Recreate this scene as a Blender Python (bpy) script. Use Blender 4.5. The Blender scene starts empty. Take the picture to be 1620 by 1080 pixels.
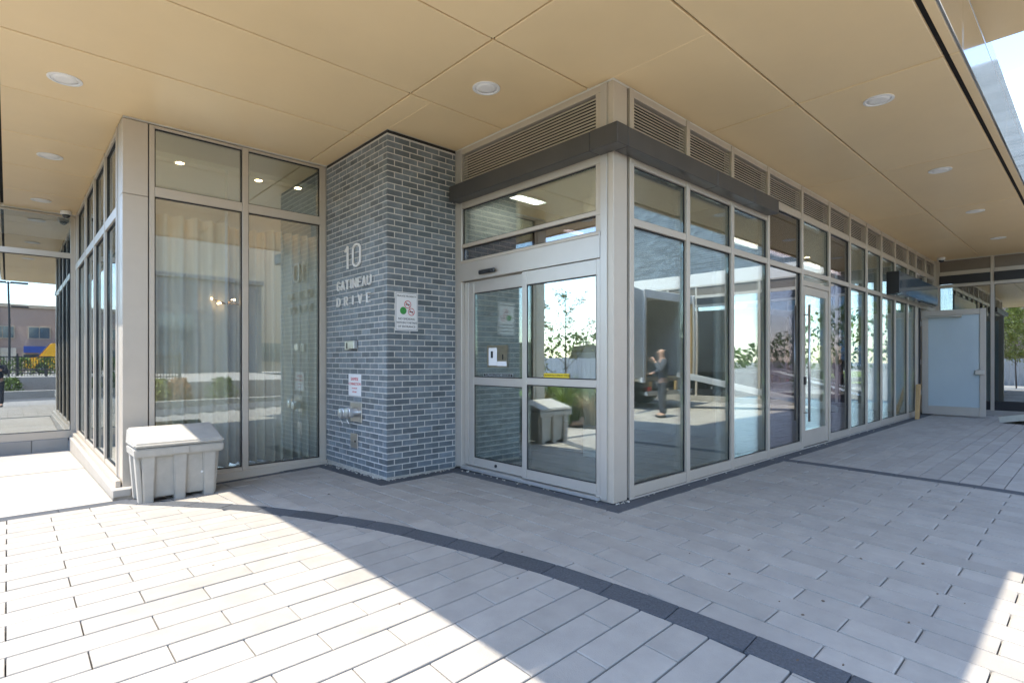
import bpy, bmesh, math, random
from mathutils import Vector, Matrix
R = math.radians
random.seed(7)
scene = bpy.context.scene
COL = scene.collection

# ------------------------------------------------------------------ camera
cam = bpy.data.cameras.new('camera')
cam.sensor_width = 36.0
cam.lens = 866.0 / 1620.0 * 36.0
cam.shift_y = 30.0 / 1620.0
cam.clip_start = 0.05
cam.clip_end = 2000.0
camo = bpy.data.objects.new('camera', cam)
camo.location = (0, 0, 1.35)
YAW = math.atan2(941.0, 866.0)            # world X lies this far to the right of the view
camo.rotation_euler = (R(90), 0, YAW - R(90))
COL.objects.link(camo)
scene.camera = camo

# ------------------------------------------------------------------ sky and sun
LIGHT = Vector((0.477, -0.085, -1.0)).normalized()
to_sun = -LIGHT
world = bpy.data.worlds.new('World')
scene.world = world
world.use_nodes = True
wt = world.node_tree
for n in list(wt.nodes):
    wt.nodes.remove(n)
w_out = wt.nodes.new('ShaderNodeOutputWorld')
w_bg = wt.nodes.new('ShaderNodeBackground')
w_sky = wt.nodes.new('ShaderNodeTexSky')
w_sky.sky_type = 'NISHITA'
w_sky.sun_disc = False
w_sky.sun_elevation = math.asin(to_sun.z)
w_sky.sun_rotation = math.atan2(to_sun.x, to_sun.y)
w_sky.air_density = 1.0
w_sky.dust_density = 0.3
w_sky.ozone_density = 2.0
w_tc = wt.nodes.new('ShaderNodeTexCoord')
w_map = wt.nodes.new('ShaderNodeMapping')
w_map.inputs['Scale'].default_value = (1.3, 1.3, 4.5)
w_map.inputs['Location'].default_value = (3.1, 1.7, 0.4)
w_n = wt.nodes.new('ShaderNodeTexNoise')
w_n.inputs['Scale'].default_value = 2.2
w_n.inputs['Detail'].default_value = 7.0
w_n.inputs['Roughness'].default_value = 0.55
w_r = wt.nodes.new('ShaderNodeValToRGB')
w_r.color_ramp.elements[0].position = 0.57
w_r.color_ramp.elements[0].color = (0, 0, 0, 1)
w_r.color_ramp.elements[1].position = 0.80
w_r.color_ramp.elements[1].color = (0.85, 0.85, 0.85, 1)
w_mix = wt.nodes.new('ShaderNodeMixRGB')
w_mix.inputs['Color2'].default_value = (8.2, 8.4, 8.8, 1)
wt.links.new(w_tc.outputs['Generated'], w_map.inputs['Vector'])
wt.links.new(w_map.outputs['Vector'], w_n.inputs['Vector'])
wt.links.new(w_n.outputs['Fac'], w_r.inputs['Fac'])
wt.links.new(w_r.outputs['Color'], w_mix.inputs['Fac'])
wt.links.new(w_sky.outputs['Color'], w_mix.inputs['Color1'])
wt.links.new(w_mix.outputs['Color'], w_bg.inputs['Color'])
w_bg.inputs["Strength"].default_value = 0.15
wt.links.new(w_bg.outputs['Background'], w_out.inputs['Surface'])

sun = bpy.data.lights.new('sun', 'SUN')
sun.energy = 2.0
sun.angle = R(0.53)
sun.color = (1.0, 0.925, 0.80)
suno = bpy.data.objects.new('sun', sun)
suno.rotation_euler = LIGHT.to_track_quat('-Z', 'Y').to_euler()
suno.location = (-6, 2, 14)
COL.objects.link(suno)

vs = scene.view_settings
vs.view_transform = 'Standard'
vs.look = 'None'
vs.gamma = 1.0
vs.use_curve_mapping = False
vs.exposure = 2.22
scene.render.engine = 'CYCLES'
cy = scene.cycles
cy.max_bounces = 12
cy.diffuse_bounces = 5
cy.glossy_bounces = 6
cy.transmission_bounces = 8
cy.transparent_max_bounces = 40
cy.use_denoising = True
cy.sample_clamp_indirect = 8.0
cy.caustics_reflective = False
cy.caustics_refractive = False

# ------------------------------------------------------------------ materials
def nodemat(name):
    m = bpy.data.materials.new(name)
    m.use_nodes = True
    return m, m.node_tree, m.node_tree.nodes['Principled BSDF']

def mat(name, col, rough=0.6, metal=0.0, var=0.12, scale=6.0, bump=0.0, bscale=60.0, spec=0.5,
        rnd=0.0, stretch=None, dirt=0.0, dirtcol=(0.1, 0.09, 0.08)):
    """Procedural material: noise-mottled colour, per-piece variation, fine relief."""
    m, t, p = nodemat(name)
    tc = t.nodes.new('ShaderNodeTexCoord')
    geo = t.nodes.new('ShaderNodeNewGeometry')
    mp = t.nodes.new('ShaderNodeMapping')
    if stretch:
        mp.inputs['Scale'].default_value = stretch
    t.links.new(geo.outputs['Position'], mp.inputs['Vector'])
    n = t.nodes.new('ShaderNodeTexNoise')
    n.inputs['Scale'].default_value = scale
    n.inputs['Detail'].default_value = 6
    n.inputs['Roughness'].default_value = 0.6
    t.links.new(mp.outputs['Vector'], n.inputs['Vector'])
    hsv = t.nodes.new('ShaderNodeHueSaturation')
    hsv.inputs['Color'].default_value = (*col, 1)
    mr = t.nodes.new('ShaderNodeMapRange')
    mr.inputs['From Min'].default_value = 0.25
    mr.inputs['From Max'].default_value = 0.75
    mr.inputs['To Min'].default_value = 1 - var
    mr.inputs['To Max'].default_value = 1 + var
    t.links.new(n.outputs['Fac'], mr.inputs['Value'])
    val = mr.outputs['Result']
    if rnd > 0:
        oi = t.nodes.new('ShaderNodeObjectInfo')
        ad = t.nodes.new('ShaderNodeMath'); ad.operation = 'ADD'
        t.links.new(oi.outputs['Random'], ad.inputs[0])
        t.links.new(geo.outputs['Random Per Island'], ad.inputs[1])
        fr = t.nodes.new('ShaderNodeMath'); fr.operation = 'FRACT'
        t.links.new(ad.outputs[0], fr.inputs[0])
        m2 = t.nodes.new('ShaderNodeMapRange')
        m2.inputs['To Min'].default_value = 1 - rnd
        m2.inputs['To Max'].default_value = 1 + rnd
        t.links.new(fr.outputs[0], m2.inputs['Value'])
        mu = t.nodes.new('ShaderNodeMath'); mu.operation = 'MULTIPLY'
        t.links.new(val, mu.inputs[0]); t.links.new(m2.outputs['Result'], mu.inputs[1])
        val = mu.outputs[0]
    t.links.new(val, hsv.inputs['Value'])
    out = hsv.outputs['Color']
    if dirt > 0:
        n2 = t.nodes.new('ShaderNodeTexNoise')
        n2.inputs['Scale'].default_value = 2.3
        n2.inputs['Detail'].default_value = 8
        t.links.new(geo.outputs['Position'], n2.inputs['Vector'])
        r2 = t.nodes.new('ShaderNodeMapRange')
        r2.inputs['From Min'].default_value = 0.5
        r2.inputs['From Max'].default_value = 0.75
        r2.inputs['To Max'].default_value = dirt
        t.links.new(n2.outputs['Fac'], r2.inputs['Value'])
        mx = t.nodes.new('ShaderNodeMixRGB')
        mx.inputs['Color2'].default_value = (*dirtcol, 1)
        t.links.new(r2.outputs['Result'], mx.inputs['Fac'])
        t.links.new(out, mx.inputs['Color1'])
        out = mx.outputs['Color']
    t.links.new(out, p.inputs['Base Color'])
    p.inputs['Roughness'].default_value = rough
    p.inputs['Metallic'].default_value = metal
    p.inputs['Specular IOR Level'].default_value = spec
    if bump > 0:
        n3 = t.nodes.new('ShaderNodeTexNoise')
        n3.inputs['Scale'].default_value = bscale
        n3.inputs['Detail'].default_value = 4
        t.links.new(geo.outputs['Position'], n3.inputs['Vector'])
        b = t.nodes.new('ShaderNodeBump')
        b.inputs['Strength'].default_value = bump
        b.inputs['Distance'].default_value = 0.01
        t.links.new(n3.outputs['Fac'], b.inputs['Height'])
        t.links.new(b.outputs['Normal'], p.inputs['Normal'])
    return m

def glass(name, tint, base=0.10, wave=0.0022, wscale=0.55, edge=0.75):
    """Coated pane: tinted see-through plus a mirror share that grows at grazing angles; slight roller wave."""
    m = bpy.data.materials.new(name)
    m.use_nodes = True
    t = m.node_tree
    for n in list(t.nodes):
        t.nodes.remove(n)
    o = t.nodes.new('ShaderNodeOutputMaterial')
    tr = t.nodes.new('ShaderNodeBsdfTransparent')
    tr.inputs['Color'].default_value = (*tint, 1)
    gl = t.nodes.new('ShaderNodeBsdfGlossy')
    gl.inputs['Color'].default_value = (0.93, 0.97, 0.97, 1)
    gl.inputs['Roughness'].default_value = 0.0
    geo = t.nodes.new('ShaderNodeNewGeometry')
    n = t.nodes.new('ShaderNodeTexNoise')
    n.inputs['Scale'].default_value = wscale
    n.inputs['Detail'].default_value = 1.0
    t.links.new(geo.outputs['Position'], n.inputs['Vector'])
    b = t.nodes.new('ShaderNodeBump')
    b.inputs['Strength'].default_value = 1.0
    b.inputs['Distance'].default_value = wave
    t.links.new(n.outputs['Fac'], b.inputs['Height'])
    t.links.new(b.outputs['Normal'], gl.inputs['Normal'])
    fr = t.nodes.new('ShaderNodeFresnel')
    fr.inputs['IOR'].default_value = 1.5
    mr = t.nodes.new('ShaderNodeMapRange')
    mr.inputs['From Min'].default_value = 0.04
    mr.inputs['From Max'].default_value = 1.0
    mr.inputs['To Min'].default_value = base
    mr.inputs['To Max'].default_value = edge
    t.links.new(fr.outputs['Fac'], mr.inputs['Value'])
    mx = t.nodes.new('ShaderNodeMixShader')
    t.links.new(mr.outputs['Result'], mx.inputs['Fac'])
    t.links.new(tr.outputs['BSDF'], mx.inputs[1])
    t.links.new(gl.outputs['BSDF'], mx.inputs[2])
    t.links.new(mx.outputs['Shader'], o.inputs['Surface'])
    return m

def emit(name, col, s):
    m, t, p = nodemat(name)
    p.inputs['Base Color'].default_value = (*col, 1)
    p.inputs['Emission Color'].default_value = (*col, 1)
    p.inputs['Emission Strength'].default_value = s
    return m

def translucent(name, col):
    m, t, p = nodemat(name)
    tl = t.nodes.new('ShaderNodeBsdfTranslucent'); tl.inputs['Color'].default_value = (*col, 1)
    mx = t.nodes.new('ShaderNodeMixShader'); mx.inputs['Fac'].default_value = 0.15
    p.inputs['Base Color'].default_value = (*col, 1)
    t.links.new(p.outputs['BSDF'], mx.inputs[1]); t.links.new(tl.outputs['BSDF'], mx.inputs[2])
    t.links.new(mx.outputs['Shader'], t.nodes['Material Output'].inputs['Surface'])
    return m

MT = dict(
    paver=mat('paver_concrete', (0.345, 0.318, 0.278), 0.8, var=0.12, scale=5.0, bump=0.35, bscale=160, rnd=0.075, dirt=0.30, dirtcol=(0.29, 0.27, 0.25)),
    sand=mat('joint_sand', (0.05, 0.047, 0.042), 0.95, var=0.3, scale=60, bump=0.5, bscale=200),
    granite=mat('dark_granite', (0.075, 0.08, 0.088), 0.75, var=0.35, scale=70, bump=0.9, bscale=110, rnd=0.12),
    concrete=mat('cast_concrete', (0.385, 0.355, 0.31), 0.85, var=0.10, scale=2.0, bump=0.3, bscale=120, dirt=0.15, dirtcol=(0.4, 0.37, 0.34)),
    asphalt=mat('asphalt', (0.11, 0.11, 0.112), 0.9, var=0.2, scale=20, bump=0.6, bscale=150),
    lawn_soil=mat('mulch', (0.10, 0.065, 0.045), 0.95, var=0.5, scale=40, bump=1.0, bscale=60),
    soffit=mat('champagne_panel', (0.86, 0.655, 0.375), 0.36, metal=0.0, var=0.05, scale=0.8, rnd=0.03, bump=0.5, bscale=0.9),
    soffit_dark=mat('black_cavity', (0.012, 0.012, 0.012), 0.8),
    fascia=mat('fascia_metal', (0.72, 0.66, 0.56), 0.13, metal=0.9, var=0.03, scale=1.0),
    frame=mat('taupe_aluminium', (0.535, 0.47, 0.385), 0.36, metal=0.2, var=0.04, scale=5.0, spec=0.5, dirt=0.06, dirtcol=(0.5, 0.47, 0.43)),
    doorframe=mat('clear_anodised', (0.53, 0.49, 0.435), 0.33, metal=0.35, var=0.03, scale=5.0),
    canopy=mat('bronze_sheet', (0.075, 0.072, 0.068), 0.32, metal=0.3, var=0.12, scale=3.0, dirt=0.15, dirtcol=(0.16, 0.15, 0.14)),
    gasket=mat('black_gasket', (0.012, 0.012, 0.013), 0.6),
    blackmetal=mat('black_panel', (0.016, 0.017, 0.02), 0.35, spec=0.6),
    spandrel=mat('taupe_spandrel', (0.20, 0.165, 0.13), 0.4, metal=0.2, var=0.05),
    louver=mat('louver_blade', (0.62, 0.56, 0.47), 0.4, metal=0.15, var=0.05),
    brick=mat('slate_brick', (0.145, 0.172, 0.19), 0.34, var=0.30, scale=9, bump=0.35, bscale=90, rnd=0.30, spec=0.6),
    mortar=mat('white_mortar', (0.60, 0.575, 0.53), 0.9, var=0.15, scale=40, bump=0.5, bscale=160),
    parge=mat('raw_mortar_base', (0.46, 0.43, 0.37), 0.95, var=0.25, scale=25, bump=1.0, bscale=60),
    steel=mat('brushed_steel', (0.62, 0.62, 0.62), 0.28, metal=0.95, var=0.05, scale=30),
    letter=mat('letter_metal', (0.86, 0.84, 0.80), 0.4, metal=0.1, var=0.03),
    signwhite=mat('sign_white', (0.80, 0.80, 0.79), 0.4, var=0.02),
    ink=mat('print_black', (0.015, 0.015, 0.015), 0.5),
    inkred=mat('print_red', (0.55, 0.03, 0.03), 0.5),
    inkgreen=mat('print_green', (0.05, 0.28, 0.06), 0.5, var=0.2, scale=40),
    yellow=mat('sticker_yellow', (0.75, 0.55, 0.02), 0.4),
    paper=mat('notice_paper', (0.66, 0.55, 0.38), 0.8, var=0.15, scale=30),
    binp=mat('grey_polyethylene', (0.42, 0.395, 0.345), 0.55, var=0.10, scale=9, bump=0.25, bscale=120, dirt=0.30, dirtcol=(0.3, 0.28, 0.26)),
    plastic=mat('white_plastic', (0.78, 0.78, 0.77), 0.35, var=0.02),
    smoked=mat('smoked_dome', (0.02, 0.02, 0.022), 0.08, spec=0.8),
    lens=mat('downlight_lens', (0.9, 0.88, 0.84), 0.3, metal=0.0, var=0.02),
    trim=mat('downlight_trim', (0.85, 0.84, 0.82), 0.3, var=0.02),
    wood=mat('raw_pine', (0.50, 0.32, 0.14), 0.7, var=0.30, scale=9, stretch=(9, 9, 1), bump=0.2, bscale=90),
    frosted=mat('frosted_blue', (0.46, 0.54, 0.56), 0.42, var=0.05, scale=1.2, spec=0.45),
    curtain=mat('linen_curtain', (0.86, 0.79, 0.64), 0.9, var=0.14, scale=2.5, stretch=(3, 3, 0.15), bump=0.2, bscale=200),
    plaster=mat('white_plaster', (0.72, 0.70, 0.64), 0.85, var=0.03),
    tile=mat('interior_tile', (0.26, 0.27, 0.27), 0.25, var=0.06, scale=2),
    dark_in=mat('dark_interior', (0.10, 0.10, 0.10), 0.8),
    lampwarm=emit('warm_lamp', (1.0, 0.66, 0.38), 9.0),
    bulbwarm=emit('pendant_bulb', (1.0, 0.72, 0.45), 3.0),
    stripdim=emit('lobby_strip', (1.0, 0.93, 0.82), 1.0),
    striplamp=emit('strip_lamp', (1.0, 0.93, 0.82), 2.6),
    brass=mat('brushed_brass', (0.6, 0.42, 0.18), 0.25, metal=0.95),
    redbrick=mat('tan_brick', (0.40, 0.29, 0.235), 0.85, var=0.12, scale=25, bump=0.3, bscale=40),
    palebrick=mat('grey_white_brick', (0.62, 0.64, 0.62), 0.75, var=0.15, scale=12, rnd=0.15, bump=0.3, bscale=90),
    stone=mat('beige_stone', (0.44, 0.36, 0.27), 0.8, var=0.08, scale=4),
    greywall=mat('grey_cladding', (0.15, 0.155, 0.165), 0.55, var=0.06, scale=1),
    awning=mat('blue_awning', (0.03, 0.07, 0.30), 0.6, var=0.08),
    winglass=mat('far_window', (0.06, 0.09, 0.12), 0.08, spec=0.9, var=0.1, scale=0.6),
    apart=mat('apartment_white', (0.55, 0.57, 0.60), 0.7, var=0.05),
    apartglass=mat('balcony_glass', (0.08, 0.20, 0.34), 0.1, spec=0.8, var=0.1, scale=0.5),
    truckwhite=mat('truck_white_paint', (0.62, 0.62, 0.60), 0.4, var=0.08, scale=3, dirt=0.35, dirtcol=(0.35, 0.32, 0.28)),
    truckin=mat('truck_plywood', (0.16, 0.135, 0.10), 0.8, var=0.2, scale=6),
    fibreglass=translucent('fibreglass_roof', (0.75, 0.74, 0.68)),
    rust=mat('worn_ochre_steel', (0.42, 0.28, 0.11), 0.6, metal=0.2, var=0.3, scale=14),
    alu=mat('mill_aluminium', (0.66, 0.66, 0.65), 0.35, metal=0.75, var=0.08, scale=10),
    rubber=mat('tyre_rubber', (0.02, 0.02, 0.02), 0.75),
    busyellow=mat('bus_yellow', (0.72, 0.36, 0.02), 0.35, var=0.03),
    carblack=mat('black_car_paint', (0.012, 0.013, 0.016), 0.12, spec=0.8),
    ironblack=mat('black_iron', (0.02, 0.02, 0.022), 0.5),
    planter=mat('charcoal_planter', (0.07, 0.062, 0.058), 0.7, var=0.1),
    fencewhite=mat('weathered_board', (0.56, 0.56, 0.56), 0.7, var=0.12, scale=7, stretch=(4, 4, 0.4)),
    skin=mat('skin', (0.52, 0.32, 0.23), 0.5, var=0.06, scale=10),
    hair=mat('short_hair', (0.16, 0.11, 0.08), 0.8, var=0.2, scale=60),
    sweater=mat('grey_sweatshirt', (0.085, 0.095, 0.11), 0.9, var=0.15, scale=14),
    jeans=mat('grey_trousers', (0.055, 0.06, 0.07), 0.9, var=0.15, scale=20),
    darkcloth=mat('dark_jacket', (0.025, 0.028, 0.04), 0.85, var=0.2, scale=20),
    shoe=mat('dark_shoe', (0.04, 0.045, 0.045), 0.7),
    bark=mat('bark', (0.13, 0.09, 0.06), 0.9, var=0.3, scale=30, bump=0.6, bscale=60),
    leaf=mat('leaf_green', (0.115, 0.17, 0.028), 0.6, var=0.25, scale=3, rnd=0.4),
    leafy=mat('leaf_yellow_green', (0.24, 0.26, 0.04), 0.6, var=0.25, scale=3, rnd=0.4),
    leafo=mat('leaf_rust', (0.34, 0.17, 0.06), 0.7, var=0.25, scale=3, rnd=0.4),
    grassb=mat('grass_blade', (0.22, 0.30, 0.06), 0.6, var=0.2, scale=3, rnd=0.35),
    straw=mat('dry_stalk', (0.42, 0.34, 0.18), 0.8, var=0.2, scale=3, rnd=0.3),
    glass=glass('clear_glazing', (0.93, 0.975, 0.96), base=0.23),
    glassb=glass('bay_glazing', (0.96, 0.985, 0.97), base=0.18),
    glassu=glass('coated_upper_glazing', (0.9, 0.95, 0.9), base=0.36),
    glassd=glass('mauve_spandrel_glazing', (0.46, 0.42, 0.46), base=0.23),
    glassm=glass('mirror_glazing', (0.62, 0.68, 0.70), base=0.40, wave=0.0015),
)

# ------------------------------------------------------------------ helpers
def world_loc(o):
    v = Vector((0, 0, 0))
    while o is not None:
        v += o.location
        o = o.parent
    return v

def thing(name, label, cat, loc=(0, 0, 0), rotz=0.0, group=None):
    o = bpy.data.objects.new(name, None)
    o.empty_display_size = 0.1
    o.location = loc
    o.rotation_euler = (0, 0, rotz)
    o['label'] = label
    o['category'] = cat
    if group:
        o['group'] = group
    COL.objects.link(o)
    return o

def tag(o, label, cat, group=None):
    o['label'] = label
    o['category'] = cat
    if group:
        o['group'] = group
    return o

def obj(name, bm, m, parent=None, local=False, smooth=False, kind=None):
    """Link a bmesh as one mesh object. World coordinates unless local (then the parent's own frame)."""
    me = bpy.data.meshes.new(name)
    if parent is not None and not local:
        bmesh.ops.translate(bm, verts=bm.verts, vec=-world_loc(parent))
    if smooth:
        for f in bm.faces:
            f.smooth = True
    bm.to_mesh(me)
    bm.free()
    me.materials.append(MT[m] if isinstance(m, str) else m)
    o = bpy.data.objects.new(name, me)
    COL.objects.link(o)
    if parent is not None:
        o.parent = parent
    if kind:
        o['kind'] = kind
    return o

def box_into(bm, x0, x1, y0, y1, z0, z1, bev=0.0):
    vs_ = [bm.verts.new(p) for p in ((x0, y0, z0), (x1, y0, z0), (x1, y1, z0), (x0, y1, z0),
                                      (x0, y0, z1), (x1, y0, z1), (x1, y1, z1), (x0, y1, z1))]
    fs = [bm.faces.new([vs_[i] for i in q]) for q in
          ((3, 2, 1, 0), (4, 5, 6, 7), (0, 1, 5, 4), (1, 2, 6, 5), (2, 3, 7, 6), (3, 0, 4, 7))]
    if bev > 0:
        es = list({e for f in fs for e in f.edges})
        bmesh.ops.bevel(bm, geom=es, offset=bev, segments=1, affect='EDGES')
    return vs_

def bx(name, m, x0, x1, y0, y1, z0, z1, parent=None, bev=0.003, local=False, kind=None):
    bm = bmesh.new()
    x0, x1 = min(x0, x1), max(x0, x1)
    y0, y1 = min(y0, y1), max(y0, y1)
    b = min(bev, 0.3 * min(x1 - x0, y1 - y0, z1 - z0))
    box_into(bm, x0, x1, y0, y1, z0, z1, b)
    return obj(name, bm, m, parent, local, kind=kind)

def tube_into(bm, pts, r, seg=8, r2=None, caps=True):
    pts = [Vector(p) for p in pts]
    rings = []
    n = len(pts)
    for i, p in enumerate(pts):
        d = (pts[min(i + 1, n - 1)] - pts[max(i - 1, 0)])
        d = d.normalized() if d.length > 1e-9 else Vector((0, 0, 1))
        a = d.orthogonal().normalized() if i == 0 else (rings_a - d * rings_a.dot(d)).normalized()
        rings_a = a
        b = d.cross(a)
        rr = r if r2 is None else r + (r2 - r) * i / max(1, n - 1)
        rings.append([bm.verts.new(p + (a * math.cos(2 * math.pi * k / seg) + b * math.sin(2 * math.pi * k / seg)) * rr) for k in range(seg)])
    for i in range(n - 1):
        for k in range(seg):
            bm.faces.new((rings[i][k], rings[i][(k + 1) % seg], rings[i + 1][(k + 1) % seg], rings[i + 1][k]))
    if caps:
        bm.faces.new(list(reversed(rings[0])))
        bm.faces.new(rings[-1])

def lathe_into(bm, prof, c, axis='Z', seg=20):
    """prof: list of (radius, height along axis)."""
    c = Vector(c)
    rings = []
    for r, hh in prof:
        ring = []
        for k in range(seg):
            a = 2 * math.pi * k / seg
            u, v = r * math.cos(a), r * math.sin(a)
            p = {'Z': (u, v, hh), 'X': (hh, u, v), 'Y': (v, hh, u)}[axis]
            ring.append(bm.verts.new(c + Vector(p)))
        rings.append(ring)
    for i in range(len(rings) - 1):
        for k in range(seg):
            bm.faces.new((rings[i][k], rings[i][(k + 1) % seg], rings[i + 1][(k + 1) % seg], rings[i + 1][k]))
    bm.faces.new(list(reversed(rings[0])))
    bm.faces.new(rings[-1])

def prism_into(bm, poly, z0f, z1f):
    """poly: list of (x,y) counter-clockwise; z0f/z1f functions or numbers for bottom and top."""
    f0 = z0f if callable(z0f) else (lambda x, y: z0f)
    f1 = z1f if callable(z1f) else (lambda x, y: z1f)
    b = [bm.verts.new((x, y, f0(x, y))) for x, y in poly]
    t = [bm.verts.new((x, y, f1(x, y))) for x, y in poly]
    bm.faces.new(list(reversed(b)))
    bm.faces.new(t)
    n = len(poly)
    for i in range(n):
        bm.faces.new((b[i], b[(i + 1) % n], t[(i + 1) % n], t[i]))

def text_bm(s, size, align='CENTER'):
    cu = bpy.data.curves.new('lettering', 'FONT')
    cu.body = s
    cu.size = size
    cu.align_x = align
    cu.align_y = 'CENTER'
    cu.resolution_u = 3
    cu.extrude = 0.0006
    o = bpy.data.objects.new('lettering', cu)
    COL.objects.link(o)
    bpy.context.view_layer.update()
    dg = bpy.context.evaluated_depsgraph_get()
    me = bpy.data.meshes.new_from_object(o.evaluated_get(dg))
    bm = bmesh.new()
    bm.from_mesh(me)
    bpy.data.meshes.remove(me)
    bpy.data.objects.remove(o)
    bpy.data.curves.remove(cu)
    return bm

# ------------------------------------------------------------------ ground shape (paving falls away from the doors)
GX = (-3, -1.5, 0, 1.5, 3, 4.5, 6, 8, 12)
GY = (-2, -0.5, 1, 2.5, 4, 5.5, 7.2, 10, 13)
GZ = ((-.36, -.315, -.262, -.205, -.164, -.144, -.145, -.19, -.27),
      (-.36, -.300, -.230, -.160, -.118, -.105, -.130, -.19, -.27),
      (-.345, -.282, -.207, -.112, -.074, -.070, -.122, -.19, -.27),
      (-.32, -.251, -.180, -.084, -.035, -.050, -.118, -.19, -.27),
      (-.28, -.194, -.096, -.026, -.004, -.029, -.057, -.15, -.25),
      (-.237, -.161, -.064, -.006, -.004, -.012, -.03, -.11, -.2),
      (-.186, -.112, -.042, -.006, -.004, -.012, -.03, -.11, -.2),
      (-.128, -.065, -.024, -.006, -.004, -.012, -.03, -.11, -.2),
      (-.08, -.040, -.016, -.006, -.004, -.012, -.03, -.11, -.2))

def zg(x, y):
    x = min(max(x, GX[0]), GX[-1]); y = min(max(y, GY[0]), GY[-1])
    i = max(k for k in range(len(GX) - 1) if GX[k] <= x)
    j = max(k for k in range(len(GY) - 1) if GY[k] <= y)
    u = (x - GX[i]) / (GX[i + 1] - GX[i]); v = (y - GY[j]) / (GY[j + 1] - GY[j])
    return (GZ[i][j] * (1 - u) * (1 - v) + GZ[i + 1][j] * u * (1 - v) + GZ[i][j + 1] * (1 - u) * v + GZ[i + 1][j + 1] * u * v)

def sheet(name, m, xs, ys, dz, keep=None, kind='structure', parent=None, zf=zg):
    bm = bmesh.new()
    V = {}
    def gv(i, j):
        if (i, j) not in V:
            V[(i, j)] = bm.verts.new((xs[i], ys[j], zf(xs[i], ys[j]) + dz))
        return V[(i, j)]
    for i in range(len(xs) - 1):
        for j in range(len(ys) - 1):
            if keep is None or keep((xs[i] + xs[i + 1]) / 2, (ys[j] + ys[j + 1]) / 2):
                bm.faces.new((gv(i, j), gv(i + 1, j), gv(i + 1, j + 1), gv(i, j + 1)))
    return obj(name, bm, m, parent, kind=kind if parent is None else None)

def lin(a, b, n):
    return [a + (b - a) * i / n for i in range(n + 1)]

# plan of the building, metres: wall planes
XC, YC = 4.19, 3.145          # entrance corner
XP, YP = 3.206, 5.605         # brick pier corner
XB, YB = 0.91, 7.24           # glazed bay corner
YF = 12.85                    # glazing closing the passage on the left
XE = 18.42                    # glazing closing the walkway on the right
H = 4.012                     # soffit

ground = sheet('ground', 'concrete', [-400, -200, -100, -60, -40, -25, -15, -9, -6, -4.5] + lin(-3, 12, 20) + [14, 17, 20, 30, 50, 80, 150, 400],
               [-400, -200, -100, -60, -40, -30, -22, -15, -9, -6, -4] + lin(-2, 13, 20) + [16, 22, 40, 80, 150, 400], -0.075)

# ---- clipping helpers for pavers (all are axis-aligned rectangles in plan)
def rect_minus(rects, ox0, ox1, oy0, oy1):
    out = []
    for a, b, c, d in rects:
        if b <= ox0 or a >= ox1 or d <= oy0 or c >= oy1:
            out.append((a, b, c, d)); continue
        if a < ox0: out.append((a, ox0, c, d)); a = ox0
        if b > ox1: out.append((ox1, b, c, d)); b = ox1
        if c < oy0: out.append((a, b, c, oy0))
        if d > oy1: out.append((a, b, oy1, d))
    return out

ARC_C, ARC_I, ARC_O = (-8.17, 0.66), 10.89, 11.07
def clip_circle(poly, rad, inside):
    cx_, cy_ = ARC_C
    def s(p):
        v = rad - math.hypot(p[0] - cx_, p[1] - cy_)
        return v if inside else -v
    vals = [s(p) for p in poly]
    if all(v >= 0 for v in vals): return poly
    if all(v <= 0 for v in vals): return None
    out = []
    n = len(poly)
    for i in range(n):
        p, q, a, b = poly[i], poly[(i + 1) % n], vals[i], vals[(i + 1) % n]
        if a >= 0: out.append((p, False))
        if (a >= 0) != (b >= 0):
            lo, hi = 0.0, 1.0
            for _ in range(24):
                m_ = (lo + hi) / 2
                pm = (p[0] + (q[0] - p[0]) * m_, p[1] + (q[1] - p[1]) * m_)
                if (s(pm) >= 0) == (a >= 0): lo = m_
                else: hi = m_
            out.append((pm, True))
    res = []
    for i in range(len(out)):
        res.append(out[i][0])
        p, q = out[i], out[(i + 1) % len(out)]
        if p[1] and q[1] and math.dist(p[0], q[0]) > 0.12:
            a0 = math.atan2(p[0][1] - cy_, p[0][0] - cx_); a1 = math.atan2(q[0][1] - cy_, q[0][0] - cx_)
            for k in (1, 2, 3):
                aa = a0 + (a1 - a0) * k / 4
                res.append((cx_ + rad * math.cos(aa), cy_ + rad * math.sin(aa)))
    return res if len(res) >= 3 else None

def area(poly):
    return abs(sum(poly[i][0] * poly[(i + 1) % len(poly)][1] - poly[(i + 1) % len(poly)][0] * poly[i][1] for i in range(len(poly)))) / 2

def to_px(x, y, z):
    c, s_ = math.cos(YAW), math.sin(YAW)
    d = x * c + y * s_
    return (810 + 866 * (x * s_ - y * c) / d, 570 - 866 * (z - 1.35) / d, d) if d > 0.3 else (-9999, -9999, d)

BAND = 0.19
def footprint(rects):
    for o in ((XC - BAND, 60, YC - BAND, 60), (XP - BAND, 60, YP - BAND, 60), (0.74, 60, YB - BAND, 60)):
        rects = rect_minus(rects, *o)
    return rects

pieces = []
g = 0.0042
# field A (in front of the doors): courses run along Y
for n in range(-40, 60):
    xa = 3.956 + (n - .5) * 0.2
    if xa + .2 < 1.0 or xa > 7.70: continue
    for j in range(-16, 28):
        if (j + n) % 2 == 0: continue
        ya = 0.374 + j * 0.3
        r = [(xa + .0050, min(xa + .2 - .0050, 7.70), ya + .0036, ya + .6 - .0036)]
        if ya > 8 or ya < -4.2: continue
        for q in footprint(r):
            p = clip_circle([(q[0], q[2]), (q[1], q[2]), (q[1], q[3]), (q[0], q[3])], ARC_O + g, False)
            if p and area(p) > .002 and not (min(a[0] for a in p) < 1.25 and max(a[1] for a in p) > 6.9): pieces.append(p)
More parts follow.
